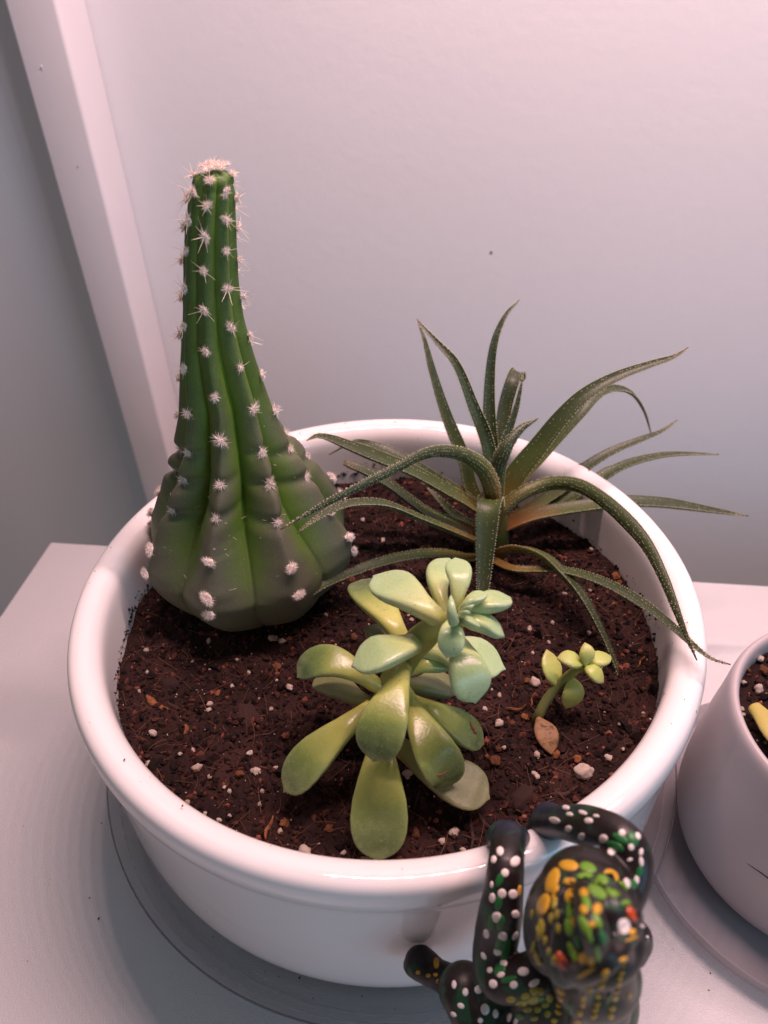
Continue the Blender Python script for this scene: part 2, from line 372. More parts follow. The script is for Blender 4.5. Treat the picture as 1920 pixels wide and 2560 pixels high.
def crumbs(n, sampler, smin, smax, seed):
    r = np.random.default_rng(seed); v0, f0 = ico(1); f0 = np.array(f0)
    v0 = np.array(v0); V = []; F = []; Tn = []; o = 0
    bm = bmesh.new(); bmesh.ops.create_icosphere(bm, subdivisions=1, radius=1); bm.free()
    for i in range(n):
        x = sampler(r); s = smin + (smax - smin) * r.random() ** 3.2
        A = nrm(r.standard_normal(3)); th = r.random() * 6.28
        sc = s * (0.6 + .8 * r.random(3)); q = v0 * (1 + .28 * r.standard_normal((len(v0), 1)))
        K = np.array([[0, -A[2], A[1]], [A[2], 0, -A[0]], [-A[1], A[0], 0]]); Rm = np.eye(3) + math.sin(th) * K + (1 - math.cos(th)) * K @ K
        V.append((q * sc) @ Rm.T + x); F.append(f0 + o); o += len(v0)
        u = r.random(); b = .35 + 1.5 * r.random() ** 2
        t = np.array([b, b, b]) if u < .8 else (np.array([2.6, 2.0, 1.6]) * (.5 + r.random()) if u < .93 else np.array([5.0, 4.0, 3.4]) * (.6 + 1.5 * r.random()))
        Tn.append(np.tile(t, (len(v0), 1)))
    return np.vstack(V), np.vstack(F), np.vstack(Tn)
def fibres(n, sampler, seed, l0=.004, l1=.012, w=.00009):
    r = np.random.default_rng(seed); parts = []
    for i in range(n):
        x = np.array(sampler(r)); L = l0 + (l1 - l0) * r.random() ** 2; d = r.standard_normal(3); d[2] *= .35; d = nrm(d); b = nrm(np.cross(d, r.standard_normal(3)))
        t = np.linspace(0, 1, 6)[:, None]; c = (r.random() - .3) * .8
        parts.append(tube(x + d * t * L + b * (t * (1 - t)) * L * c + np.array([0, 0, .0004]), w * (.6 + r.random()), 3, False))
    return join(parts)
SOIL = thing('soil', (0, 0, -.03), 'dark brown potting soil filling the large white pot', 'soil')
v, f = soil_mesh(0, 0, SOIL_R, soil_h, 120, 320)
tn = [(.55 + .9 * max(0, .5 + noise.noise((p[0] * 60, p[1] * 60, 3))),) * 3 for p in v]
SB = obj('soil_bed', v, f, M['soil'], SOIL, attrs={'tone': np.array(tn)}); SB['kind'] = 'stuff'
def samp_main(r):
    t = r.random() * 6.283; q = .1068 * math.sqrt(r.random()); x, y = q * math.cos(t), q * math.sin(t); return np.array([x, y, soil_h(x, y) + .0002])
def samp_wall(r):
    t = math.pi * (.45 + .85 * r.random()) if r.random() < .65 else r.random() * 6.283
    z = -.0195 + abs(r.standard_normal()) * .0036 * (1 if math.sin(t * 9 + 1) > -.3 else .35)
    return np.array([.1071 * math.cos(t), .1071 * math.sin(t), z])
v1, f1, t1 = crumbs(20000, samp_main, .00018, .0013, 3); v3, f3, t3 = crumbs(420, samp_main, .0012, .0030, 33); v1, f1, t1 = np.vstack([v1, v3 - np.array([0, 0, .0006])]), np.vstack([f1, f3 + len(v1)]), np.vstack([t1, t3.clip(0, 1.3) * .8])
v2, f2, t2 = crumbs(900, samp_wall, .00012, .00075, 4)
CR = obj('soil_crumbs', np.vstack([v1, v2]), np.vstack([f1, f2 + len(v1)]), M['soil'], SOIL, smooth=False, attrs={'tone': np.vstack([t1, t2])}); CR['kind'] = 'stuff'
v, f = fibres(1500, samp_main, 5); o = obj('root_fibres', v, f, M['fibre'], SOIL); o['kind'] = 'stuff'
v, f, t = crumbs(600, samp_main, .00014, .00042, 15); o = obj('perlite_dust', v + np.array([0, 0, .0003]), f, M['perl'], SOIL, smooth=False); o['kind'] = 'stuff'
def blob_mesh(name, mat, seed, flat=.8, rough=.22):
    v0, f0 = ico(3); r = Vector((seed * 3.1, seed * 1.7, seed))
    v = []
    for p in v0:
        k = 1 + rough * 1.6 * noise.noise(Vector(p) * 1.3 + r) + rough * noise.noise(Vector(p) * 3.2 + r) + rough * .45 * noise.noise(Vector(p) * 8 + r)
        v.append(p * k * np.array([1, .85, flat]))
    return mk_mesh(name, v, f0, [mat])
PERL = [blob_mesh('perlite_grain', M['perl'], i + 1) for i in range(6)]
BARK = [blob_mesh('bark_bit', M['bark'], i + 11, .6, .3) for i in range(4)]
DARK = [blob_mesh('dark_clod', M['dark'], i + 21, .8, .16) for i in range(3)]
def soil_at(px, py):
    X = at_z(px, py, -.021)
    for _ in range(3): X = at_z(px, py, soil_h(X[0], X[1]))
    return X
Z6 = lambda l, ox, oy, s: [(ox + x / s, oy + y / s, *k) for x, y, *k in l]
perl = Z6([(230, 160, 20), (290, 280, 9, 1), (240, 290, 14), (185, 400, 9), (1000, 260, 32, 1), (1075, 330, 18, 1), (1077, 380, 24), (735, 372, 12), (605, 480, 22), (600, 515, 14), (650, 418, 22, 1), (765, 215, 10), (835, 293, 12), (605, 272, 10),
    (268, 652, 26), (505, 755, 16), (427, 773, 15), (530, 860, 36), (880, 880, 30), (605, 908, 15), (215, 850, 26), (720, 995, 20), (690, 970, 9), (915, 995, 13), (905, 1070, 20), (995, 855, 12), (840, 770, 14), (968, 508, 12),
    (472, 1060, 17), (480, 1105, 13), (575, 1125, 10), (660, 1165, 18), (718, 1145, 12), (1050, 1185, 32, 1), (1020, 1232, 14), (1170, 1350, 40), (1535, 1415, 40), (1010, 1325, 18, 1), (1395, 1360, 16), (1022, 1360, 10, 1), (1310, 1215, 28, 1), (780, 895, 34, 1), (970, 90, 26), (600, 105, 18), (1030, 110, 18), (1460, 85, 18, 1), (505, 225, 9), (1000, 335, 8), (635, 620, 9, 1), (290, 90, 8)], 270, 1560, 2.37)
perl += Z6([(655, 415, 34), (600, 400, 24, 1), (410, 695, 30), (445, 860, 18), (385, 955, 34, 1), (405, 870, 24, 1), (325, 925, 20, 1), (670, 910, 24), (800, 915, 26, 1), (945, 945, 34, 1), (990, 1040, 66), (1160, 932, 26), (650, 1040, 22), (672, 1060, 20), (1185, 1045, 18, 1), (690, 1260, 26, 1), (460, 1390, 28), (95, 1445, 30), (12, 1510, 20), (160, 1570, 22), (590, 650, 26, 1), (1380, 195, 22, 1), (1400, 450, 18, 1), (620, 40, 14), (1030, 70, 14), (410, 500, 14), (310, 590, 12), (1265, 870, 12), (1245, 695, 12), (1460, 650, 14), (1410, 645, 14, 1), (640, 205, 10), (750, 130, 10), (360, 455, 8), (500, 690, 18, 1)], 1100, 1560, 2.765)
perl += Z6([(1010, 1690, 24, 1), (590, 1510, 16), (720, 1640, 14), (980, 1700, 26, 1), (905, 495, 0)], 680, 720, 2.592)[:4]
perl += Z6([(20, 620, 24), (65, 635, 24), (535, 610, 24, 1), (905, 497, 16), (350, 465, 18), (380, 375, 20, 1), (390, 330, 20, 1), (880, 1500, 30), (930, 1880, 30, 1), (1100, 1930, 22), (1185, 1190, 0), (820, 2060, 34, 1), (740, 1740, 0)], 680, 1360, 2.592)
perl += Z6([(205, 1240, 16, 1), (790, 1640, 20, 1), (430, 1750, 12), (500, 1580, 12), (650, 1560, 10), (290, 1790, 10), (830, 1480, 34, 1), (880, 1510, 26, 1), (650, 1810, 10), (700, 1300, 10)], 1200, 820, 2.37)
i = 0
for px, py, s, *k in perl:
    if s < 6: continue
    X = soil_at(px, py); sc = s / 2.6 * depth(X) / F_PX * (1 if s > 14 else 1.25)
    if math.hypot(X[0], X[1]) > .104: X[:2] *= .104 / math.hypot(X[0], X[1])
    me = (BARK if k else PERL)[i % (4 if k else 6)]; nm = 'bark_bit' if k else 'perlite_grain'
    put(nm, me, SOIL, (X[0], X[1], X[2] + sc * .5), (random.random() * .6, random.random() * .6, random.random() * 6.28), (sc * random.uniform(.85, 1.2), sc * random.uniform(.85, 1.2), sc * random.uniform(.8, 1.1))); i += 1
for px, py, sx, sy, rz in [(615, 1790, .0045, .0085, .25), (765, 2060, .0052, .0050, 0), (1340, 2150, .0048, .0035, .6), (1310, 1990, .0052, .004, .7), (425, 1710, .004, .0045, .3)]:
    X = soil_at(px, py); put('dark_clod', DARK[i % 3], SOIL, (X[0], X[1], X[2] - .0008), (0, 0, rz), (sx, sy, .0032)); i += 1
def chip(px, py, L, wd, ang, mat, name='wood_chip', h=.0012):
    X = soil_at(px, py); d = np.array([math.cos(ang), math.sin(ang), .05]); s = np.array([-d[1], d[0], 0]); parts = []
    V = []; F = []; n = 12
    for i in range(n):
        t = i / (n - 1); w = wd * (math.sin(math.pi * (t * .9 + .05)) ** .6) * (1 + .25 * noise.noise((t * 5, px, 0)))
        c = X + d * (t - .5) * L + s * .0006 * math.sin(t * 5 + px) + np.array([0, 0, .0006 + .0005 * math.sin(t * 7)])
        for q in range(6):
            a = q / 6 * 6.283; V.append(c + s * w * .5 * math.cos(a) + np.array([0, 0, 1]) * h * math.sin(a) * (1 + .4 * noise.noise((t * 9, q, px))))
    for i in range(n - 1):
        for q in range(6): F.append((i * 6 + q, i * 6 + (q + 1) % 6, i * 6 + 6 + (q + 1) % 6, i * 6 + 6 + q))
    F += [tuple(range(6))[::-1], tuple((n - 1) * 6 + q for q in range(6))]
    return obj(name, V, F, mat, SOIL)
chip(392, 1763, .0125, .0034, R_(-38), M['bark']); chip(465, 1828, .004, .0016, R_(-70), M['bark'])
chip(1410, 1985, .010, .002, R_(12), M['dark']); chip(1290, 1775, .008, .0012, R_(10), M['bark']); chip(1178, 2090, .012, .0013, R_(80), M['dark']); chip(1215, 2060, .009, .002, R_(-50), M['dark'])
chip(672, 2075, .008, .0013, R_(80), M['bark']); chip(1330, 1755, .006, .0009, R_(60), M['bark']); chip(1600, 1660, .006, .0008, R_(40), M['bark'])

# ------------------------------------------------------------------ cactus
CY0 = .030
lv = [(424, 497, 572), (438, 485, 586), (473, 475, 591), (515, 472, 594), (573, 464, 595), (650, 456, 595), (727, 453, 598), (785, 451, 607), (843, 451, 624), (920, 452, 655), (997, 450, 684),
      (1040, 448, 703), (1081, 437, 732), (1124, 424, 763), (1166, 412, 806), (1220, 393, 850), (1260, 378, 872), (1297, 364, 885), (1330, 360, 889)]
zs, xs, rs = [], [], []
for py, l, r in lv:
    X = at_y((l + r) / 2, py, CY0); zs.append(X[2]); xs.append(X[0]); rs.append((r - l) / 2 / F_PX * depth(X))
zb = zs[-1]
for z, r, x in [(zb - .009, .0435, xs[-1]), (zb - .018, .0395, xs[-1] - .0003), (zb - .025, .0335, xs[-1] - .0006), (-.0215, .0265, xs[-1] - .001), (-.030, .018, xs[-1] - .001)]:
    if z < zs[-1] - .002: zs.append(z); xs.append(x); rs.append(r)
zs, xs, rs = map(lambda a: np.array(a)[::-1], (zs, xs, rs))
ZT = zs[-1]
def fit_outline():
    """widen or narrow the levels until the outline of the turned body is as wide as in the photograph"""
    global xs, rs
    ph = np.linspace(0, 2 * np.pi, 97); top = [(py, l, r) for py, l, r in lv][::-1]; off = len(zs) - len(lv)
    for it in range(40):
        zz = np.linspace(zs[0], zs[-1], 260); rr = np.interp(zz, zs, rs); xx = np.interp(zz, zs, xs)
        X = (xx[:, None] + rr[:, None] * np.sin(ph)).ravel(); Y = (CY0 - rr[:, None] * np.cos(ph)).ravel(); Z = np.repeat(zz, len(ph))
        Q = np.c_[X, Y, Z] - EYE; dd = Q @ FW; px = 960 + F_PX * (Q @ RT) / dd; py = 1280 - F_PX * (Q @ UP) / dd
        for j, (y, l, r) in enumerate(top):
            m = abs(py - y) < 7
            if not m.any(): continue
            a, b = px[m].min(), px[m].max(); i = off + j
            rs[i] *= 1 + .35 * ((r - l) / (b - a) - 1); xs[i] += .3 * ((l + r) / 2 - (a + b) / 2) / F_PX * .3
        rs[off:] = np.maximum.accumulate(rs[off:][::-1])[::-1]
        sm_ = rs.copy(); sm_[off + 1:-2] = .08 * rs[off:-3] + .84 * rs[off + 1:-2] + .08 * rs[off + 2:-1]; rs = sm_
        xs[off:] = np.polyval(np.polyfit(zs[off:], xs[off:], 4), zs[off:]); xs[:off] = xs[off]
fit_outline()
def cprof(z): return float(np.interp(z, zs, xs)), float(np.interp(z, zs, rs))
def smooth_prof():
    zz = np.linspace(zs[0], zs[-1], 240); r = np.interp(zz, zs, rs); x = np.interp(zz, zs, xs)
    k = np.ones(13) / 13
    rp = np.convolve(np.pad(r, 6, mode='edge'), k, 'valid'); xp = np.convolve(np.pad(x, 6, mode='edge'), k, 'valid')
    rp[-6:] = r[-6:]; return zz, xp, rp
CZ, CX, CRr = smooth_prof()
def ctwist(z):   # direction of the front rib, degrees right of straight-ahead
    return float(np.interp(z, [-.02, .0, .03, .05, .075, .10, .15], [-10, -14, -13, -4, 4, -6, -2]))
def cdepth(z): return float(np.interp(z, [-.03, -.015, .005, .022, .040, .065, .10, .14, .158], [.06, .07, .11, .29, .47, .38, .23, .20, .20]))
NR = 8
# areole heights from the photograph's two front columns
def front_z(px, py, ca):
    z = .05
    for _ in range(12):
        R = float(np.interp(z, CZ, CRr)); z = at_y(px, py, CY0 - R * ca)[2]
    return z
zA = [380, 345, 545, 765, 1020, 1290]; colC = [(600 / 2.592 + 300, y / 2.592 + 380) for y in (190, 345, 545, 765, 1020, 1290)] + [(300 + x / 2.592, 950 + y / 2.592) for x, y in ((660, 110), (728, 385), (735, 690), (680, 920), (660, 1190), (700, 1420), (745, 1520))]
colR = [(300 + x / 2.592, 380 + y / 2.592) for x, y in ((705, 260), (715, 440), (692, 645), (690, 890), (720, 1140), (785, 1410))] + [(300 + x / 2.592, 950 + y / 2.592) for x, y in ((895, 215), (960, 505), (1045, 710), (1140, 950), (1210, 1215), (1190, 1385))]
ZC = [front_z(x, y, 1.0) for x, y in colC]; ZR = [front_z(x, y, .86) for x, y in colR]
def csurf(z, phi):
    """phi measured from the front (-y), positive to +x"""
    R = float(np.interp(z, CZ, CRr)); x0 = float(np.interp(z, CZ, CX)); a = (phi - R_(ctwist(z))) * NR / 2
    t = abs((a + math.pi / 2) % math.pi - math.pi / 2) / (math.pi / 2)
    ang = 1 - (math.sqrt(t * t + .0064) - .08) / .923
    wa = float(np.interp(z, [.02, .05, .10], [.95, .65, .25]))
    ridge = (1 - wa) * abs(math.cos(a)) ** .62 + wa * ang; d = cdepth(z)
    crease = -.018 * math.exp(-((1 - t) / .05) ** 2) * (z < .045)
    k = int(round((phi - R_(ctwist(z))) / (2 * math.pi / NR))) % NR
    zl = ZR if k % 2 else ZC
    dz = min(abs(z - q) for q in zl); notch = 0
    wz = math.exp(-(dz / .0024) ** 2)
    mid = math.exp(-((z - .046) / .026) ** 2)
    zn = min(zl, key=lambda q: abs(z - q)); amp = .014 + ({6: .17, 7: .15, 5: .12, 0: .055, 1: .075, 2: .09}.get(k, .07) if .029 < zn < .060 else .0)
    notch = -amp * mid * wz * ridge + .012 * wz * ridge * (z < .025) + .02 * wz * ridge * (z > .085)
    lump = .02 * noise.noise((math.cos(phi) * 2, math.sin(phi) * 2, z * 45))
    rr = R * (1 - d * (1 - ridge) + notch + crease + lump * mid)
    return np.array([x0 + rr * math.sin(phi), CY0 - rr * math.cos(phi), z]), ridge
na = 320; V = []; F = []; hh = []; rg = []
ZL = list(np.linspace(CZ[0], CZ[-1], 200))
for z in ZL:
    for k in range(na):
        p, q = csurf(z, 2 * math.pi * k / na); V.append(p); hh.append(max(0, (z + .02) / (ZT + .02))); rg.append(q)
nz = len(ZL)
for i in range(nz - 1):
    for k in range(na): F.append((i * na + k, i * na + (k + 1) % na, (i + 1) * na + (k + 1) % na, (i + 1) * na + k))
# domed crown
rim = np.array(V[-na:]); cen = rim.mean(0)
for j, (s, dz) in enumerate([(.8, .0009), (.55, .0014), (.25, .0014)]):
    for k in range(na): V.append(cen + (rim[k] - cen) * s + np.array([0, 0, dz])); hh.append(1); rg.append(.6)
    b = len(V) - 2 * na
    for k in range(na): F.append((b + k, b + (k + 1) % na, b + na + (k + 1) % na, b + na + k))
V.append(cen + np.array([0, 0, .0010])); hh.append(1); rg.append(.5); b = len(V) - 1 - na
for k in range(na): F.append((b + k, b + (k + 1) % na, len(V) - 1))
CAC = thing('cactus', (xs[0], CY0, -.021), 'tall ribbed green cactus with swollen base and white woolly spine tufts', 'cactus')
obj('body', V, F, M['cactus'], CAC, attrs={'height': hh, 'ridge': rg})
def wool_mesh(seed, r0, nf, L):
    r = np.random.default_rng(seed); v0, f0 = ico(2)
    core = np.array([p * (1 + .6 * noise.noise(Vector(p) * 2.5 + Vector((seed, 0, 0)))) for p in v0]) * np.array([r0 * .58, r0 * .44, r0 * .32])
    parts = [(core, f0)]
    for i in range(nf):
        d = r.standard_normal(3); d[2] = abs(d[2]) * .8 + .05; d = nrm(d); l = L * (.55 + .6 * r.random()); s = nrm(np.cross(d, r.standard_normal(3))); w = .00007
        b = d * r0 * np.array([.42, .32, .24]); m = b + d * l * .5 + s * l * .06; e = b + d * l + np.array([0, 0, -l * .2]) + nrm(r.standard_normal(3)) * l * .2; c = np.cross(d, s)
        parts.append((np.array([b - c * w, b + c * w, m + c * w * .8, m - c * w * .8, e]), [(0, 1, 2, 3), (3, 2, 4)]))
    v, f = join(parts); return mk_mesh('areole', v, f, [M['wool']], smooth=False)
def spine_mesh(seed, n, L):
    r = np.random.default_rng(seed); parts = []
    for i in range(n):
        a = i / n * 6.283 + r.random() * .7; d = nrm([math.cos(a), math.sin(a), .35 + .4 * r.random()]); l = L * (.55 + .6 * r.random())
        t = np.linspace(0, 1, 4)[:, None]; parts.append(tube(d * t * l, np.array([.00013, .00011, .00008, .00003]), 4, False))
    v, f = join(parts); return mk_mesh('spines', v, f, [M['spine']])
WOOL_UP = [wool_mesh(i, .0020, 150, .0016) for i in range(5)]; WOOL_LO = [wool_mesh(i + 20, .0034, 330, .0019) for i in range(5)]; WOOL_MID = [wool_mesh(i + 40, .0019, 120, .0028) for i in range(4)]
SPN = [spine_mesh(i, 5 + i % 3, .0055) for i in range(6)]; SPS = [spine_mesh(i + 9, 4, .0030) for i in range(3)]
k = 0
for rib in range(NR):
    for z in (ZR if rib % 2 else ZC):
        if z < -.0195 or z > ZT - .001: continue
        phi = 2 * math.pi * rib / NR + R_(ctwist(z))
        p, _ = csurf(z, phi); p1, _ = csurf(z + .001, phi + R_(ctwist(z + .001) - ctwist(z))); p2, _ = csurf(z, phi + .04); p3, _ = csurf(z, phi - .04)
        nn = nrm(np.cross(p2 - p3, p1 - p)); up = nrm(p1 - p); sd = np.cross(up, nn)
        Mx = Matrix(((sd[0], up[0], nn[0]), (sd[1], up[1], nn[1]), (sd[2], up[2], nn[2]))) @ Matrix.Rotation(random.random() * 6.28, 3, 'Z')
        kind = 'up' if z > .078 else ('mid' if z > .026 else 'lo')
        me = {'up': WOOL_UP, 'mid': WOOL_MID, 'lo': WOOL_LO}[kind][k % 4]
        s = random.uniform(.85, 1.15)
        a_ = put('areole', me, CAC, p + nn * (.0002 if kind != 'lo' else .0004), Mx.to_euler(), (s * random.uniform(.9, 1.2), s * random.uniform(.8, 1.0), s))
        if kind == 'up' or (kind == 'mid' and k % 3 == 0):
            q = bpy.data.objects.new('spines', (SPN if z > .085 else SPS)[k % (6 if z > .085 else 3)]); COL.objects.link(q); q.parent = a_; q.location = (0, 0, .0004); q.rotation_euler = (random.uniform(-.3, .3), random.uniform(-.3, .3), random.random() * 6); q.scale = (random.uniform(.6, 1.15), random.uniform(.6, 1.15), random.uniform(.7, 1.3))
        k += 1
for j in range(9):
    a = j * 2.4; rr = .0043 * math.sqrt(j / 9); a_ = put('areole', WOOL_UP[j % 5], CAC, cen + np.array([rr * math.cos(a), rr * math.sin(a), .0012 - rr * .12]), (rr * 60 * -math.sin(a), rr * 60 * math.cos(a), j), (.95, .95, .9))
    q = bpy.data.objects.new('spines', SPN[j % 6]); COL.objects.link(q); q.parent = a_; q.rotation_euler = (0, 0, j); q.scale = (.5, .5, .75)
def samp_cactus(r):
    z = r.uniform(.0, .08); ph = r.uniform(-1.3, 1.3); p, _ = csurf(z, ph); return p + nrm(p - np.array([cprof(z)[0], CY0, z])) * .0003
v, f = fibres(60, samp_cactus, 8, .0008, .003, .00004); o = obj('loose_fibres', v, f, M['wool'], CAC); o['kind'] = 'stuff'

# ------------------------------------------------------------------ aloe
HE = at_y(1228, 1330, .047)
def z3(l): return [(680 + x / 2.592, 720 + y / 2.592) for x, y in l]
def z4(l): return [(1200 + x / 2.37, 820 + y / 2.37) for x, y in l]
def z5(l): return [(680 + x / 2.592, 1360 + y / 2.592) for x, y in l]
AL = thing('aloe', (HE[0], HE[1], -.022), 'dark green spiky aloe with long rough arching leaves, behind the pale rosette', 'aloe')
def aloe_leaf(pts, ys, w_px, zz=None, peak=.18, blunt=False, bumps=True, hint=None, wk=None):
    n = len(pts); ys = zz or ys
    yy = np.interp(np.linspace(0, 1, n), np.linspace(0, 1, len(ys)), ys)
    P = catmull([(at_z if zz else at_y)(x, y, q) for (x, y), q in zip(pts, yy)], 44)
    L = np.r_[0, np.cumsum(np.linalg.norm(np.diff(P, axis=0), axis=1))]; s = L / L[-1]
    wm = 1.32 * w_px / F_PX * np.mean([depth(p) for p in P])
    w = wm * np.interp(s, wk[0], wk[1]) if wk else wm * np.interp(s, [0, peak, .5, .8, .93, 1], [.8, 1, .82, .46, .22, .03])
    if blunt: w = wm * np.interp(s, [0, .2, .8, .95, 1], [.9, 1, .9, .75, .45])
    th = np.maximum(w * .36, .0004)
    if hint is None:
        A = HE + np.array([0, 0, .045]) - P[2]; hint = A
    Tg, S, U = frames(P, hint)
    m = 14; V = []; F = []; sv = []
    for i in range(len(P)):
        for k in range(m):
            a = 2 * math.pi * k / m; ca, sa = math.cos(a), math.sin(a)
            y = th[i] * (.62 * sa if sa < 0 else .12 * sa) + th[i] * .55 * (ca * ca)
            V.append(P[i] + S[i] * w[i] * .5 * ca + U[i] * y); sv.append(s[i])
    for i in range(len(P) - 1):
        for k in range(m): F.append((i * m + k, i * m + (k + 1) % m, (i + 1) * m + (k + 1) % m, (i + 1) * m + k))
    F += [tuple(range(m))[::-1], tuple((len(P) - 1) * m + k for k in range(m))]
    mi = [0] * len(F); V = list(V)
    if bumps:
        st = .00105
        for q in np.arange(.12 * L[-1], L[-1] * .985, st):
            i = int(np.interp(q, L, np.arange(len(P)))); i = min(i, len(P) - 2); t = (q - L[i]) / (L[i + 1] - L[i] + 1e-9)
            p = P[i] * (1 - t) + P[i + 1] * t; ww = w[i] * (1 - t) + w[i + 1] * t; tt = th[i]
            for ang in (0, 180, -38, -64, -90, -116, -142, 50, 90, 130):
                if ang not in (0, 180) and random.random() < (.28 if ang < 0 else .55): continue
                a = R_(ang + random.uniform(-5, 5)); ca, sa = math.cos(a), math.sin(a)
                y = tt * (.62 * sa if sa < 0 else .12 * sa) + tt * .55 * ca * ca
                b = p + S[i] * ww * .5 * ca + U[i] * y + Tg[i] * random.uniform(-.4, .4) * st
                no = nrm(S[i] * ca * .8 + U[i] * (sa if abs(ca) < .9 else .2)); e = .00028 if ang in (0, 180) else .00024; hgt = .00055 if ang in (0, 180) else .00032
                t1 = nrm(np.cross(no, Tg[i])); o = len(V)
                V += [b + t1 * e - no * .0001, b + Tg[i] * e - no * .0001, b - t1 * e - no * .0001, b - Tg[i] * e - no * .0001, b + no * hgt + Tg[i] * .0001]; sv += [s[i]] * 5
                F += [(o, o + 1, o + 4), (o + 1, o + 2, o + 4), (o + 2, o + 3, o + 4), (o + 3, o, o + 4)]; mi += [1] * 4
    return obj('leaf', V, F, [M['aloe'], M['tooth']], AL, midx=mi, attrs={'s': sv})
B0 = [(1232, 1330)]
aloe_leaf(B0 + z3([(1290, 1330), (1230, 1100), (1130, 850), (1040, 560), (980, 320), (940, 200)]), [.052, .075, .095], 34)
aloe_leaf(B0 + z3([(1425, 1240), (1390, 1000), (1300, 760), (1190, 490), (1060, 340), (950, 215)]), [.048, .058, .075], 30)
aloe_leaf(B0 + z3([(1440, 1200), (1410, 900), (1410, 600), (1440, 350), (1510, 180), (1605, 75)]), [.05, .07, .085], 30)
aloe_leaf(B0 + z3([(1480, 1050), (1510, 780), (1560, 600), (1592, 545), (1612, 600)]), [.055, .075, .085, .10], 28, blunt=True)
aloe_leaf(B0 + z3([(1450, 1180), (1520, 960), (1580, 780), (1612, 640), (1628, 560)]), [.048, .06, .068], 24)
aloe_leaf([(1236, 1290)] + z4([(95, 880), (150, 720), (240, 600), (345, 535)]), [.040, .040, .05], 34, wk=([0, .3, .6, .85, 1], [.9, 1, .8, .4, .04]))
aloe_leaf(B0 + z4([(110, 1040), (235, 850), (355, 700), (480, 540), (620, 400), (800, 295), (1000, 220), (1150, 170), (1235, 115)]), [.045, .055, .07], 44, wk=([0, .25, .5, .75, .9, 1], [.9, 1, .72, .42, .25, .03]))
aloe_leaf(B0 + z4([(160, 1000), (380, 740), (600, 500), (700, 395), (800, 360), (900, 390), (970, 490), (1015, 630)]), [.05, .08, .10], 26)
aloe_leaf(B0 + z4([(150, 1160), (340, 1050), (500, 940), (620, 835), (780, 735), (960, 660), (1080, 610), (1170, 545)]), [.05, .07, .09], 29, peak=.5)
aloe_leaf(B0 + z4([(160, 1180), (400, 1080), (620, 960), (760, 865), (900, 800), (1080, 757), (1250, 747), (1415, 750)]), [.05, .065, .085], 28, peak=.5)
aloe_leaf(B0 + z4([(130, 1190), (300, 1120), (500, 1080), (760, 1045), (900, 1035), (1100, 1045), (1350, 1080), (1590, 1115)]), [.045, .05, .052], 33, wk=([0, .15, .5, .7, .9, 1], [.9, 1, .95, .85, .4, .03]))
aloe_leaf([(1236, 1330)] + z4([(110, 1110), (230, 1000), (400, 930), (560, 935), (700, 1010), (850, 1140), (980, 1290), (1080, 1480), (1160, 1680), (1220, 1830), (1285, 1970)]), 0, 36, zz=[-.004, .008, .016, .020, .024, .027, .028, .027, .024, .020, .016, .012], wk=([0, .2, .6, .85, .96, 1], [.75, .8, 1, .6, .25, .03]), hint=(0.2, .3, 1))
aloe_leaf([(1220, 1390)] + z4([(120, 1330), (230, 1310), (380, 1360), (500, 1470), (600, 1590), (700, 1770), (780, 1950), (830, 2100), (870, 2283)]), [.042, .03, .005, -.02, -.038], 36, hint=(.3, .2, 1))
aloe_leaf([(1230, 1400)] + z4([(200, 1430), (480, 1440), (700, 1500), (900, 1600), (1100, 1740), (1250, 1870), (1370, 1960), (1485, 1995)]), 0, 24, zz=[-.014, -.010, -.006, .0, .006, .011, .014, .016, .015], wk=([0, .3, .6, .85, 1], [.8, 1, .95, .5, .05]), hint=(0, 0, 1))
aloe_leaf([(1232, 1300)] + z3([(1440, 1330), (1380, 1185), (1260, 1095), (1100, 1065), (960, 1095), (800, 1180), (600, 1275), (400, 1375), (200, 1485), (55, 1565)]), [.038, .028, .01, -.008, -.020], 40, wk=([0, .15, .35, .6, .85, 1], [1.05, 1, .72, .62, .42, .03]), hint=(-.2, .1, 1))
aloe_leaf([(1222, 1360)] + z3([(1300, 1630), (1150, 1570), (950, 1490), (750, 1410), (600, 1395), (450, 1415), (300, 1490), (160, 1590)]), [.042, .03, .01, -.017], 26, wk=([0, .3, .6, .85, 1], [.9, 1, .9, .5, .03]), hint=(0, 0, 1))
aloe_leaf(B0 + z3([(1330, 1440), (1100, 1300), (900, 1190), (700, 1110), (500, 1030), (350, 970), (280, 962), (225, 990)]), [.048, .05, .04, .03], 33, wk=([0, .2, .7, .85, 1], [1, 1, .95, .6, .05]), hint=(-.1, 0, 1))
aloe_leaf(B0 + z3([(1300, 1400), (1000, 1200), (850, 1105), (700, 1035), (560, 1000), (500, 1010), (430, 1045), (370, 1080)]), [.052, .065, .085], 26, hint=(-.1, 0, 1))
aloe_leaf([(1222, 1350)] + z3([(1240, 1560), (1020, 1470), (900, 1390), (750, 1275), (600, 1190), (465, 1135)]), [.05, .052, .056], 30, blunt=True, hint=(0, 0, 1))
aloe_leaf([(1222, 1350)] + z3([(1300, 1560), (1180, 1480), (1060, 1350), (1000, 1290)]), [.05, .06, .068], 30, hint=(0, 0, 1))
aloe_leaf([(1222, 1390)] + z5([(1280, 95), (1100, 68), (900, 82), (700, 125), (500, 195), (350, 262), (230, 340), (130, 420), (45, 480)]), [.040, .034, .018, .0, -.008], 25, wk=([0, .3, .7, .9, 1], [.9, 1, .75, .4, .04]), hint=(0, 0, 1))
aloe_leaf([(1236, 1300), (1230, 1270), (1226, 1252), (1221, 1275), (1216, 1340), (1211, 1420), (1206, 1490), (1202, 1550)], [.040, .034, .027, .020, .012, .004, -.004], 46, wk=([0, .2, .35, .6, 1], [.9, 1, 1, .75, .3]), hint=(0, .3, 1))
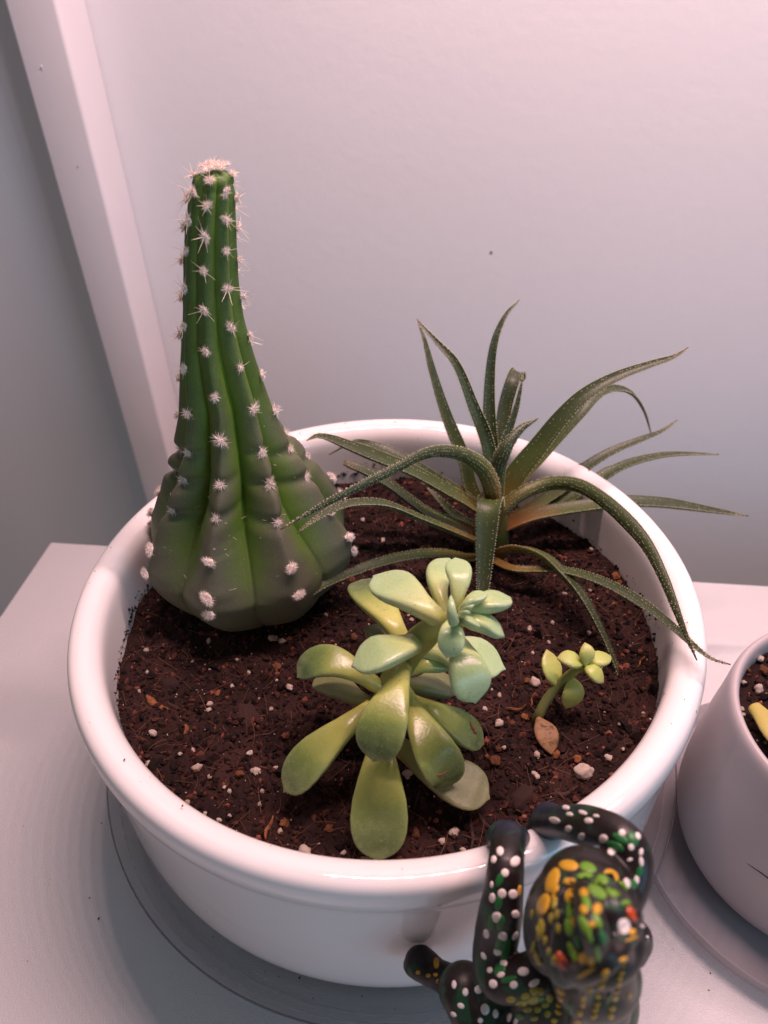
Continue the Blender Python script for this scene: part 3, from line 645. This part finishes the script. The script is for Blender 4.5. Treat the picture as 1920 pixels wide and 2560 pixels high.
v, f = tube(np.array([(HE[0] + .001, HE[1], -.026), (HE[0], HE[1], -.012), (HE[0], HE[1], .004), (HE[0] + .001, HE[1] + .001, .016)]), np.array([.0085, .0080, .006, .003]), 14)
o = obj('stem', v, f, [M['aloe']], AL, attrs={'s': [.3] * len(v)})

# ------------------------------------------------------------------ rosette succulent
o_geo = {}
def fat_leaf(name, parent, P3, width, thick, mat, hint=(0, 0, 1), shape='spat', cup=.25, label=None):
    P = catmull(P3, 241)[np.round((1 - (1 - np.linspace(0, 1, 44)) ** 1.7) * 240).astype(int)]; L = np.r_[0, np.cumsum(np.linalg.norm(np.diff(P, axis=0), axis=1))]; s = L / L[-1]
    if shape == 'spat': w = np.interp(s, [0, .15, .3, .45, .58, .68, .76, .83, .88, .915, .94, .96, .978, 1], [.36, .42, .56, .77, .94, 1, .95, .83, .66, .48, .31, .18, .10, .015])
    if shape == 'spat' and mat.name != 'young_rosette_leaf': w = np.interp(s, [0, .15, .3, .45, .58, .70, .79, .86, .91, .945, .963, .978, 1], [.36, .42, .56, .77, .94, 1, .97, .87, .71, .50, .32, .16, .015])
    elif shape == 'spat': pass
    elif shape == 'oval': w = np.interp(s, [0, .1, .25, .42, .6, .75, .86, .94, 1], [.25, .5, .83, 1, .97, .78, .52, .24, .02])
    else: w = np.interp(s, [0, .15, .4, .6, .8, .9, .96, 1], [.5, .6, .9, 1, .85, .58, .3, .05])
    w = w * width
    th = thick * np.interp(s, [0, .2, .6, .85, .96, 1], [1.1, 1, .95, .62, .3, .04])
    Tg, S, U = frames(P, hint); m = 22; V = []; F = []; sv = []; ed = []
    for i in range(len(P)):
        for q in range(m):
            a = 2 * math.pi * q / m; ca, sa = math.cos(a), math.sin(a); c = math.copysign(abs(ca) ** .85, ca)
            y = th[i] * (.5 * sa if sa > 0 else .72 * sa) + cup * w[i] * .5 * (ca * ca - .35) * (s[i] > 0) * min(1, s[i] * 2.5)
            V.append(P[i] + S[i] * w[i] * .5 * c + U[i] * y); sv.append(s[i]); ed.append(max(abs(ca) ** 8, max(0, s[i] - .9) * 6) * min(1, s[i] * 3))
    for i in range(len(P) - 1):
        for q in range(m): F.append((i * m + q, i * m + (q + 1) % m, (i + 1) * m + (q + 1) % m, (i + 1) * m + q))
    F += [tuple(range(m))[::-1], tuple((len(P) - 1) * m + q for q in range(m))]
    o = obj(name, V, F, [mat], parent, attrs={'s': sv, 'edge': np.clip(ed, 0, 1)}); o_geo[o.name] = (V, F)
    if label: o['label'] = label
    return o
SB0 = soil_at(958, 1800)
RS = thing('rosette_succulent', SB0, 'fleshy pale green rosette succulent with spoon shaped leaves, at the front of the large pot', 'succulent')
def rl(pts, zz, w_px, mat='succ', thick=.0056, hint=(0, 0, 1), shape='spat', cup=.22, label=None):
    px = z5(pts); zq = np.interp(np.linspace(0, 1, len(px)), np.linspace(0, 1, len(zz)), zz)
    P = [at_z(x, y, z) for (x, y), z in zip(px, zq)]
    w = w_px / 2.592 / F_PX * depth(P[len(P) // 2])
    return fat_leaf('leaf', RS, P, w, thick, M[mat], hint, shape, cup, label)
# lower leaves
rl([(715, 1150), (700, 1450), (695, 1760), (690, 2065)], [.002, .0, -.008, -.0165], 375)
rl([(640, 1060), (480, 1180), (260, 1390), (75, 1608)], [.004, .004, -.002, -.011], 290)
rl([(700, 930), (560, 835), (400, 765), (270, 775), (162, 868)], [.008, .014, .016, .014, .010], 235, hint=(.1, -.3, 1))
rl([(690, 1060), (560, 1000), (420, 920), (270, 880)], [.002, .002, .0, -.004], 190, 'succ_dull')
leafF = rl([(860, 960), (950, 1150), (1060, 1360), (1130, 1500), (1085, 1590)], [.009, .010, .007, .0, -.006], 300)
rl([(820, 1300), (1000, 1440), (1200, 1545), (1412, 1652)], [-.004, -.007, -.010, -.013], 330, 'succ_dull', label='old leaf lying lowest, with a dull dusty face')
leafH = rl([(880, 1010), (1050, 1090), (1220, 1190), (1375, 1300)], [.006, .006, .0, -.007], 240, label='leaf with a brown scar near its tip')
rl([(820, 930), (950, 920), (1080, 915), (1200, 930)], [.003, .003, .0, -.003], 210, 'succ_dull')
rl([(850, 840), (980, 790), (1100, 760), (1200, 720)], [.014, .016, .015, .013], 150, hint=(0, -.5, 1))
rl([(900, 700), (1080, 680), (1280, 730), (1515, 812)], [.018, .020, .020, .016], 310, 'succ_top')
rl([(850, 640), (790, 530), (680, 370), (585, 228)], [.014, .018, .018, .014], 300)
rl([(800, 700), (720, 620), (650, 560), (612, 545)], [.006, .006, .004, .002], 110, 'succ_dull')
def scar(leaf, pts, wd):
    V, F = o_geo[leaf.name]; b = BVHTree.FromPolygons([Vector(q) for q in V], F); P = []
    for q in pts:
        h = b.ray_cast(Vector(EYE), Vector(nrm(ray(*z5([q])[0]))))
        if h[0] is not None: P.append(np.array(h[0]))
    if len(P) > 1:
        P = catmull(P, 12); v, f = tube(P, wd * np.sin(np.linspace(.25, 2.9, 12)) * (1 + .4 * rng.standard_normal(12)).clip(.5, 1.6), 7)
        o = put('scar', mk_mesh('scar', v - v.mean(0), f, [M['scar']])); o.parent = leaf; o.location = Vector(v.mean(0)) - (leaf.location + RS.location)
scar(leafH, [(1282, 1150), (1300, 1190), (1325, 1235)], .0008); scar(leafF, [(1065, 1500), (1100, 1492), (1135, 1472)], .00035)
# middle leaves on the leaning stem
rl([(850, 800), (800, 960), (720, 1180), (655, 1412)], [.024, .025, .022, .014], 330, hint=(0, .1, 1))
rl([(965, 625), (860, 660), (700, 710), (512, 795)], [.030, .034, .034, .030], 310, 'succ_top', hint=(-.1, -.1, 1))
rl([(1180, 600), (1230, 700), (1275, 850), (1320, 1035)], [.036, .038, .036, .028], 285, 'succ_top', hint=(.1, 0, 1))
# top rosette
rl([(1115, 505), (1000, 420), (850, 315), (655, 205)], [.042, .046, .046, .043], 300, 'succ_top', hint=(-.2, -.1, 1))
rl([(1130, 470), (1090, 330), (1080, 210), (1152, 92)], [.043, .046, .046, .044], 185, 'succ_top')
rl([(1195, 430), (1205, 330), (1215, 220), (1186, 88)], [.048, .053, .056, .056], 175, 'succ_top', hint=(0, -.3, 1), thick=.0044)
rl([(1220, 440), (1320, 400), (1430, 370), (1552, 352)], [.047, .050, .050, .048], 200, 'succ_top', thick=.0044)
rl([(1215, 460), (1290, 490), (1400, 520), (1506, 606)], [.046, .048, .046, .042], 165, 'succ_top', thick=.0044)
rl([(1190, 480), (1165, 560), (1160, 640), (1130, 742)], [.047, .050, .049, .045], 180, 'succ_top', thick=.0044)
rl([(1225, 435), (1280, 370), (1340, 340), (1400, 320)], [.050, .054, .055, .055], 110, 'succ_top', thick=.0026)
rl([(1215, 470), (1260, 490), (1310, 510), (1350, 540)], [.050, .053, .052, .050], 80, 'succ_top', thick=.0022)
rl([(1205, 470), (1180, 500), (1165, 430), (1160, 330)], [.050, .056, .060, .062], 75, 'succ_top', thick=.0024, hint=(.4, -.3, 1))
rl([(1215, 440), (1245, 405), (1275, 375), (1305, 352)], [.051, .056, .058, .059], 50, 'succ_top', thick=.0018)
rl([(1220, 450), (1250, 430), (1280, 410), (1312, 392)], [.051, .057, .060, .061], 60, 'succ_top', thick=.0018)
rl([(1215, 455), (1235, 450), (1262, 440), (1290, 450)], [.051, .057, .059, .058], 50, 'succ_top', thick=.0018)
st = [np.array([SB0[0], SB0[1], -.028])] + [at_z(*z5([q])[0], z) for q, z in [((740, 1010), .0), ((800, 860), .012), ((890, 700), .024), ((1010, 575), .034), ((1110, 510), .042), ((1205, 455), .049)]]
P = catmull(st, 40); v, f = tube(P, np.interp(np.linspace(0, 1, 40), [0, .3, .75, 1], [.0042, .0048, .0046, .0022]), 16)
obj('stem', v, f, [M['stem']], RS, attrs={'s': np.repeat(np.linspace(0, 1, 40), 16), 'edge': np.zeros(len(v))})

# ------------------------------------------------------------------ little sprout
def z8(l): return [(1200 + x / 4.1475, 1580 + y / 4.1475) for x, y in l]
s0 = soil_at(*z8([(590, 900)])[0])
SP = thing('sprout', s0, 'tiny yellow green succulent cutting on a bent stem, right of the rosette', 'seedling')
def sl(pts, zz, w_px, mat='sprout', hint=(0, 0, 1), thick=.0028, label=None):
    px = z8(pts); zq = np.interp(np.linspace(0, 1, len(px)), np.linspace(0, 1, len(zz)), zz)
    P = [at_z(x, y, z) for (x, y), z in zip(px, zq)]
    fat_leaf('leaf', SP, P, w_px / 4.1475 / F_PX * depth(P[1]), thick, M[mat], hint, 'oval', .12, label)
sl([(790, 560), (750, 400), (690, 180)], [-.006, -.002, .002], 235, hint=(.4, -.5, 1))
sl([(1060, 350), (930, 280), (795, 272)], [.006, .008, .008], 205)
sl([(1085, 330), (1110, 220), (1085, 108)], [.007, .011, .013], 160, hint=(0, -.6, 1))
sl([(1110, 320), (1230, 280), (1362, 255)], [.006, .007, .006], 200)
sl([(1085, 340), (1180, 410), (1280, 528)], [.006, .006, .002], 185)
sl([(930, 470), (970, 620), (890, 795)], [-.002, -.005, -.012], 235)
sl([(600, 905), (690, 1060), (742, 1272)], [-.016, -.016, -.0185], 250, 'withered', label='withered brown leaf at the foot of the stem')
P = catmull([at_z(*z8([q])[0], z) for q, z in [((570, 960), -.024), ((610, 860), -.016), ((700, 690), -.010), ((830, 540), -.005), ((960, 420), .001), ((1075, 345), .006)]], 26)
v, f = tube(P, np.linspace(.0019, .0016, 26), 12); obj('stem', v, f, [M['stem']], SP, attrs={'s': np.repeat(np.linspace(.1, .6, 26), 12), 'edge': np.zeros(len(v))})

# ------------------------------------------------------------------ second pot at the right edge
CX2, CY2 = .1672, -.0590
P2 = thing('plant_pot', (CX2, CY2, TZ), 'smaller matt pale mauve pot at the right edge, beside the large pot', 'plant pot')
prof = [(0, -.093), (.042, -.0932), (.047, -.0905), (.0505, -.083), (.0518, -.074), (.0515, -.060), (.0498, -.040), (.0480, -.026), (.0473, -.0175), (.0467, -.0130), (.0455, -.0110), (.0441, -.0110), (.0430, -.0126), (.0424, -.016), (.0420, -.030), (.041, -.05)]
v, f = lathe(prof, 128, 2, cx=CX2, cy=CY2); obj('body', v, f, M['pot2'], P2)
b2 = BVHTree.FromPolygons([Vector(q) for q in v], f)
sc_ = [np.array(b2.ray_cast(Vector(EYE), Vector(nrm(ray(x, y))))[0]) for x, y in [(1867, 2158), (1885, 2170), (1903, 2182), (1922, 2196), (1945, 2212)]]
v, f = tube(np.array(sc_), np.array([.00008, .0002, .00028, .0003, .0003]), 6); obj('scratch', v, f, M['scratch'], P2)
X = np.array([.153, -.108, -.06])
SA2 = thing('saucer', (CX2, CY2, TZ), 'frosted plastic saucer under the smaller mauve pot', 'saucer')
v, f = lathe([(0, -.0962), (.060, -.0962), (.0628, -.0958), (.0638, -.094), (.0662, -.0868), (.0668, -.0858), (.0672, -.0868), (.0650, -.0945), (.0640, -.0974), (.0628, -.0977), (0, -.0977)], 128, 1, cx=CX2, cy=CY2); obj('dish', v, f, M['frost'], SA2)
def soil2_h(x, y): return -.0185 + .0012 * noise.noise((x * 90, y * 90, 1)) + .0008 * noise.noise((x * 300, y * 300, 2))
S2 = thing('soil', (CX2, CY2, -.03), 'dark gritty potting soil in the smaller mauve pot', 'soil')
v, f = soil_mesh(CX2, CY2, .0422, soil2_h, 44, 130); o = obj('soil_bed', v, f, M['soil'], S2, attrs={'tone': np.full((len(v), 3), .8)}); o['kind'] = 'stuff'
def samp2(r):
    t = r.random() * 6.283; q = .0418 * math.sqrt(r.random()); x, y = CX2 + q * math.cos(t), CY2 + q * math.sin(t); return np.array([x, y, soil2_h(x, y) + .0002])
v1, f1, t1 = crumbs(1500, samp2, .0003, .0018, 6); o = obj('soil_crumbs', v1, f1, M['soil'], S2, smooth=False, attrs={'tone': t1}); o['kind'] = 'stuff'
for px, py, s, *k in Z6([(1440, 740, 110), (1560, 770, 110), (1360, 820, 70), (1600, 930, 160, 1), (1400, 920, 90, 1), (1270, 920, 50), (1340, 1070, 80), (1540, 1170, 150), (1650, 1230, 60), (1270, 1200, 40), (1220, 1090, 30), (1260, 1420, 80), (1320, 1420, 90), (1330, 1490, 80), (1420, 1740, 70, 1), (1520, 1820, 40), (1620, 1760, 60), (1620, 1850, 60, 1)], 1600, 1500, 5.184):
    X = at_z(px, py, -.0178); sc = s / 5.184 * .5 * depth(X) / F_PX * .85
    put('bark_bit' if k else 'perlite_grain', (BARK if k else PERL)[i % 4], S2, (X[0], X[1], -.018 + sc * .4), (random.random(), random.random(), random.random() * 6), (sc, sc, sc)); i += 1
YL = thing('yellow_leaf', at_z(1905, 1800, -.015), 'yellow green fleshy leaf lying on the soil of the smaller pot', 'leaf')
fat_leaf('blade', YL, [at_z(1886, 1768, -.0125), at_z(1918, 1802, -.0105), at_z(1962, 1850, -.009), at_z(2010, 1890, -.010)], .0095, .0035, M['yellow_leaf'], (-.2, -.2, 1), 'blunt', .1)

pts = [at_z(random.uniform(20, 700), random.uniform(1950, 2550), TZ + .0001) for _ in range(26)] + [at_z(random.uniform(1500, 1780), random.uniform(2200, 2500), TZ + .0001) for _ in range(8)]
pts = [q for q in pts if math.hypot(q[0], q[1]) > .128]
for _ in range(34):
    a = random.uniform(0, 6.28); q = random.uniform(.110, .1175); pts.append(np.array([q * math.cos(a), q * math.sin(a), .0070]))
for _ in range(30):
    a = random.uniform(-2.6, -1.2); q = random.uniform(.109, .1155); pts.append(np.array([q * math.cos(a), q * math.sin(a), -.0952]))
it_ = iter(pts); v, f, t = crumbs(len(pts), lambda r: next(it_), .00010, .00042, 12)
o = tag(obj('soil_specks', v, f, M['soil'], None, smooth=False, attrs={'tone': t}), 'tiny dark specks of spilt soil on the table, saucer and white rim', 'soil specks', kind='stuff')

# ------------------------------------------------------------------ painted frog hanging on the rim
def zf(x, y): return 980 + x / 2.37, 1960 + y / 2.37
def F3(x, y, yy): return at_y(*zf(x, y), yy)
def zg(x, y): return 1180 + x / 3.606, 2080 + y / 3.606
parts = []
def limb(pts, rr, seg=16):
    P = catmull([F3(*q) for q in pts], 36); r = np.interp(np.linspace(0, 1, 36), np.linspace(0, 1, len(rr)), rr)
    parts.append(tube(P, r, seg)); 
    for e, q in ((P[0], r[0]), (P[-1], r[-1])):
        v, f = ico(3); parts.append((v * q + e, f))
def ell(x, y, yy, a, b, c, R=None):
    v, f = ico(4); v = v * np.array([a, b, c])
    if R is not None: v = v @ np.array(R.to_3x3()).T
    parts.append((v + F3(x, y, yy), f))
rx = lambda d: Matrix.Rotation(R_(d), 4, 'X'); ry = lambda d: Matrix.Rotation(R_(d), 4, 'Y'); rz = lambda d: Matrix.Rotation(R_(d), 4, 'Z')
# left arm: hand on the rim, elbow low, back into the shoulder
limb([(690, 330, -.112), (675, 480, -.1215), (655, 680, -.127), (625, 880, -.130), (600, 1060, -.1345), (640, 1165, -.1385), (740, 1165, -.1400), (850, 1130, -.140)], [.0048, .0045, .0050, .0057, .0060, .0056, .0052, .0058])
limb([(660, 310, -.108), (610, 320, -.1055)], [.0044, .0030]); limb([(700, 310, -.108), (750, 320, -.105)], [.0042, .0034])
# right arm
limb([(920, 230, -.100), (1010, 228, -.108), (1130, 240, -.116), (1260, 262, -.1225), (1375, 320, -.127), (1435, 415, -.130), (1432, 530, -.133), (1380, 640, -.136), (1320, 720, -.139)], [.0052, .0045, .0044, .0048, .0050, .0044, .0040, .0044, .0054])
limb([(930, 210, -.100), (880, 270, -.098)], [.0050, .0044]); limb([(930, 260, -.099), (870, 310, -.0985)], [.0040, .0034])
# trunk (against the pot), head tipped out toward the viewer, mouth edge, throat and belly
ell(1150, 665, -.1370, .0108, .0105, .0110, rx(-15)); ell(985, 800, -.1385, .0072, .0100, .0200, ry(6)); ell(1150, 770, -.1420, .0108, .0110, .0120)
ell(1165, 885, -.1480, .0112, .0100, .0086, ry(-33)); ell(1215, 960, -.1515, .0100, .0080, .0066, ry(-30)); ell(1180, 830, -.1510, .0040, .0060, .0100, ry(25))
ell(1015, 1045, -.1525, .0036, .0050, .0056, ry(10)); ell(1375, 800, -.1500, .0034, .0046, .0048, ry(10))
limb([(1060, 620, -.1440), (1045, 800, -.1490), (1015, 1000, -.1535)], [.0022, .0028, .0030]); limb([(1250, 600, -.1435), (1330, 690, -.1470), (1380, 770, -.1510)], [.0022, .0026, .0028])
limb([(1140, 640, -.1465), (1190, 850, -.1570), (1235, 1040, -.1580)], [.0024, .0028, .0024])
limb([(1030, 1110, -.1535), (1110, 1118, -.1585), (1200, 1092, -.1600), (1320, 1010, -.1590), (1425, 890, -.1545)], [.0016, .0022, .0026, .0022, .0014])
ell(1210, 1150, -.1500, .0098, .0085, .0120, ry(-12)); ell(1200, 1320, -.1450, .0105, .0100, .0170, ry(3)); ell(960, 1320, -.1420, .0120, .0100, .0160)
for q0, q1 in (((1150, 1120), (1105, 1420)), ((1290, 1050), (1240, 1420)), ((1390, 960), (1345, 1380))):
    limb([(q0[0], q0[1], -.1560), ((q0[0] + q1[0]) / 2 + 12, (q0[1] + q1[1]) / 2, -.1545), (q1[0], q1[1], -.1525)], [.0014, .0026, .0026])
# left hind leg with blunt foot on the pot side
limb([(170, 1060, -.1225), (240, 1110, -.1245), (330, 1160, -.1280), (430, 1230, -.1330)], [.0050, .0042, .0048, .0066]); ell(180, 1070, -.1222, .0058, .0040, .0060, ry(35))
limb([(430, 1220, -.134), (520, 1330, -.138), (640, 1400, -.141), (800, 1420, -.141)], [.0074, .0090, .0092, .0085])
# right hind knee peeping out behind
limb([(1420, 930, -.140), (1462, 880, -.138), (1480, 940, -.138), (1450, 1030, -.139)], [.0030, .0026, .0028, .0024])
v, f = join(parts)
tmp = bpy.data.objects.new('frog_tmp', mk_mesh('frog_tmp', v, f)); COL.objects.link(tmp)
rm = tmp.modifiers.new('r', 'REMESH'); rm.mode = 'VOXEL'; rm.voxel_size = .00065
sm = tmp.modifiers.new('s', 'SMOOTH'); sm.factor = .5; sm.iterations = 5
dg = bpy.context.evaluated_depsgraph_get(); ev = tmp.evaluated_get(dg); me = ev.to_mesh()
FV = np.array([q.co[:] for q in me.vertices]); FF = [tuple(q.vertices) for q in me.polygons]; ev.to_mesh_clear(); bpy.data.objects.remove(tmp)
bvh = BVHTree.FromPolygons([Vector(p) for p in FV], FF)
FROG = thing('frog_figurine', F3(1150, 700, -.138), 'dark painted frog figurine with white and yellow dots, hooked over the front pot rim', 'figurine')
pxs = 960 + F_PX * ((FV - EYE) @ RT) / ((FV - EYE) @ FW); pys = 1280 - F_PX * ((FV - EYE) @ UP) / ((FV - EYE) @ FW)
tone = np.tile(np.array([0.012, 0.0075, 0.007]), (len(FV), 1))
hand = np.clip((-.1135 - FV[:, 1]) / -.006, 0, 1); hand = np.clip((FV[:, 1] + .117) / .008, 0, 1)[:, None]
tone = tone * (1 - hand) + np.array([0.016, 0.022, 0.040]) * hand
low = np.clip((pys - 2400) / 60, 0, 1)[:, None] * np.clip((pxs - 1330) / 60, 0, 1)[:, None]; tone = tone * (1 - low) + np.array([0.030, 0.033, 0.018]) * low
obj('body', FV, FF, M['frog'], FROG, attrs={'tone': tone})
def dab(x, y, a, b, ang, mat, name='paint_spot', cv=zg, hgt=.00028):
    """one dab of paint laid on the frog where the photograph has it (a, b: half axes in photo pixels)"""
    px, py = cv(x, y); c, s = math.cos(ang), math.sin(ang); V = []; ok = True; C0 = None
    ring = [(0, 0)] + [(q * math.cos(t), q * math.sin(t)) for q in (.55, .9, 1.08) for t in np.linspace(0, 6.283, 12, endpoint=False)]
    ref = None
    for n_, (u, w) in enumerate(ring):
        X = ray(px + a * u * c - b * w * s, py + a * u * s + b * w * c); h = bvh.ray_cast(Vector(EYE), Vector(nrm(X)))
        if h[0] is None: 
            if n_ == 0: return
            V.append(V[0]); continue
        p, nn = np.array(h[0]), np.array(h[1])
        if n_ == 0: ref = p
        if np.linalg.norm(p - ref) > .006: p = V[0]; 
        k = hgt if n_ < 13 else (hgt * .75 if n_ < 25 else -.0001)
        V.append(p + nn * k)
    F = [(0, 1 + i, 1 + (i + 1) % 12) for i in range(12)]
    for r_ in range(2):
        o = 1 + 12 * r_
        F += [(o + i, o + 12 + i, o + 12 + (i + 1) % 12, o + (i + 1) % 12) for i in range(12)]
    obj(name, V, F, [mat], FROG)
k_ = 1 / 3.606
Wd, Yd, Gd, Od, Dg = M['w_dot'], M['y_dot'], M['g_dot'], M['o_dot'], M['dg_dot']
k_ = 1 / 3.606
def many(mat, lst, cv=zg, k=k_):
    q = 1.0 if mat is Wd else 1.22
    for x, y, a, b, *g in lst: dab(x, y, a * k * q, b * k * q, R_(g[0]) if g else 0, mat, cv=cv)
for x, y, a, b, g in [(800, 560, 30, 120, 4), (795, 780, 28, 120, -4), (835, 980, 30, 90, -10), (985, 1000, 60, 44, -20), (1250, 900, 50, 110, -35), (940, 900, 20, 90, -15)]: dab(x, y, a * k_, b * k_, R_(g), M['black'], hgt=.00012)
# green brushed strokes first, dots stand on top of them
many(Dg, [(250, 430, 28, 60, 20), (240, 640, 28, 60, 10), (170, 820, 25, 60), (260, 820, 30, 60, 10), (250, 1010, 35, 70, 15), (300, 1060, 35, 90, 10), (250, 1240, 40, 60, 20), (330, 1330, 60, 25, -15), (1340, 60, 70, 30, 30), (1290, 130, 70, 35, 25), (1450, 60, 40, 60, -20), (1510, 360, 25, 50, 20), (1460, 470, 30, 40)])
many(Wd, [(253, 172, 33, 42), (196, 248, 24, 36, 10), (390, 265, 42, 52, 35), (297, 370, 36, 40), (178, 475, 14, 32), (270, 557, 40, 45), (370, 562, 42, 44), (183, 595, 28, 45), (222, 768, 44, 50), (392, 740, 36, 36), (130, 918, 26, 42, -15), (275, 942, 42, 44), (388, 935, 18, 44, 30), (105, 1118, 20, 38, -30), (233, 1078, 40, 36), (283, 1182, 34, 32, -20), (160, 1245, 26, 28), (258, 1284, 36, 32, -20), (190, 1370, 36, 42, -30), (375, 1378, 36, 36), (462, 1257, 52, 40), (560, 1362, 54, 30, -30),
    (60, 1420, 36, 40), (988, 40, 32, 30), (1184, 62, 40, 40), (1260, 175, 38, 30, 10), (1352, 8, 32, 34), (1492, 38, 26, 36, -20), (1435, 136, 28, 34), (1422, 250, 26, 16, -15), (1524, 182, 18, 36, 10), (1526, 270, 20, 46, -5), (1484, 432, 24, 48, 5), (1398, 462, 26, 50, -15), (1370, 850, 58, 70), (1542, 850, 26, 16, 20), (1576, 962, 12, 32, 5), (118, 1600, 40, 50), (212, 1640, 26, 38), (335, 1672, 20, 42, 15), (398, 1702, 18, 36, 20), (75, 1700, 24, 24)])
many(Od, [(480, 1480, 34, 22, -20), (700, 1500, 26, 34), (660, 1560, 30, 22, -15), (500, 1600, 36, 22, -10), (590, 1600, 26, 26), (680, 1640, 24, 26), (560, 1680, 30, 20), (800, 1180, 16, 30), (690, 1080, 16, 34), (660, 980, 16, 36), (740, 640, 20, 50, 10), (770, 740, 16, 40)])
many(Dg, [(430, 1660, 40, 30), (620, 1500, 40, 24), (880, 1600, 20, 60), (1230, 1480, 16, 70, 8), (1180, 960, 26, 60, -10), (960, 1000, 24, 60, -20)])
zf2 = lambda x, y: (980 + x / 2.37, 1960 + y / 2.37)
many(Wd, [(963, 215, 34, 20, 15), (1030, 140, 22, 13), (1052, 180, 20, 13), (1130, 170, 26, 12, 15), (1165, 218, 25, 19), (1046, 265, 20, 20), (1125, 308, 20, 18), (1210, 190, 18, 8), (368, 1188, 14, 26), (435, 1233, 18, 24), (510, 1218, 22, 24), (408, 1314, 22, 16, 30), (550, 1333, 25, 32), (613, 1360, 16, 26), (365, 1365, 20, 12, 40)], zf2, 1 / 2.37)
many(Yd, [(870, 300, 74, 40, 5), (725, 435, 46, 100, 22), (860, 425, 74, 40, 5), (755, 560, 28, 70, 12), (640, 655, 44, 88, 20), (1258, 390, 62, 40, 35), (888, 580, 44, 58), (1008, 550, 34, 36), (1008, 700, 30, 36), (1130, 692, 36, 42), (935, 808, 36, 38), (1082, 835, 28, 26), (1000, 1140, 36, 44), (1074, 1168, 24, 36), (1446, 900, 26, 26), (425, 530, 14, 44, 10)])
many(Od, [(600, 880, 44, 90, 8), (575, 1060, 40, 85, 10), (740, 1160, 24, 40), (720, 780, 24, 46), (610, 1160, 36, 36), (560, 1430, 34, 36), (780, 870, 18, 40), (540, 740, 12, 36), (450, 1545, 50, 26, -15), (560, 1510, 56, 34, -20), (350, 1510, 36, 22), (620, 1440, 24, 30)])
many(Gd, [(1045, 320, 66, 38, 20), (1028, 420, 74, 46, 10), (1166, 435, 54, 48, 15), (1130, 535, 78, 40, 35), (1275, 535, 60, 44, 30), (1345, 500, 52, 44, 35), (1385, 640, 36, 22), (890, 690, 30, 90, 8), (870, 860, 30, 70, -8), (1020, 850, 34, 90, -25), (1060, 950, 20, 50, -20), (1130, 800, 24, 70, -25), (1030, 630, 30, 60, -20), (1135, 1100, 22, 60, -10), (900, 1080, 24, 80, -22)])
many(Yd, [(800, 1440, 36, 22, 40), (795, 1505, 28, 18, 30), (780, 1565, 24, 18, 20), (775, 1625, 30, 18, 30), (740, 1700, 26, 18, 10), (1055, 1430, 32, 18, -25), (1005, 1500, 20, 22), (1000, 1560, 18, 22), (975, 1635, 20, 24), (955, 1710, 32, 22), (1200, 1270, 34, 20, -30), (1195, 1330, 30, 14, -25), (1165, 1390, 30, 18, -30), (1140, 1480, 22, 20, -30), (1130, 1550, 24, 16, -20), (1115, 1600, 26, 16, -25), (1100, 1660, 28, 16, -25), (1362, 1150, 34, 18, -25), (1350, 1210, 26, 14, -25), (1345, 1270, 24, 14, -20), (1330, 1320, 22, 14, -20), (1320, 1370, 22, 14, -20), (1305, 1430, 24, 18, -20), (1290, 1500, 24, 18, -20), (1265, 1590, 26, 20, -15), (1250, 1660, 24, 22), (1420, 1470, 12, 26, 10), (1030, 1270, 80, 14, -30), (1450, 960, 60, 10, -22)])
many(Yd, [(262, 1060, 14, 28, 0), (155, 1115, 12, 10), (215, 1135, 12, 10), (258, 1130, 11, 9), (275, 1170, 11, 10)], zf2, 1 / 2.37)
for x, y, a, b, g in [(808, 1160, 36, 95, -22), (1440, 745, 34, 80, -22)]:
    dab(x, y, a * k_, b * k_, R_(g), M['red'], 'eye', hgt=.0005)
dab(1478, 738, 14 * k_, 52 * k_, R_(-20), M['black'], 'pupil', hgt=.0008); dab(848, 1185, 10 * k_, 50 * k_, R_(-20), M['black'], 'pupil', hgt=.0008)
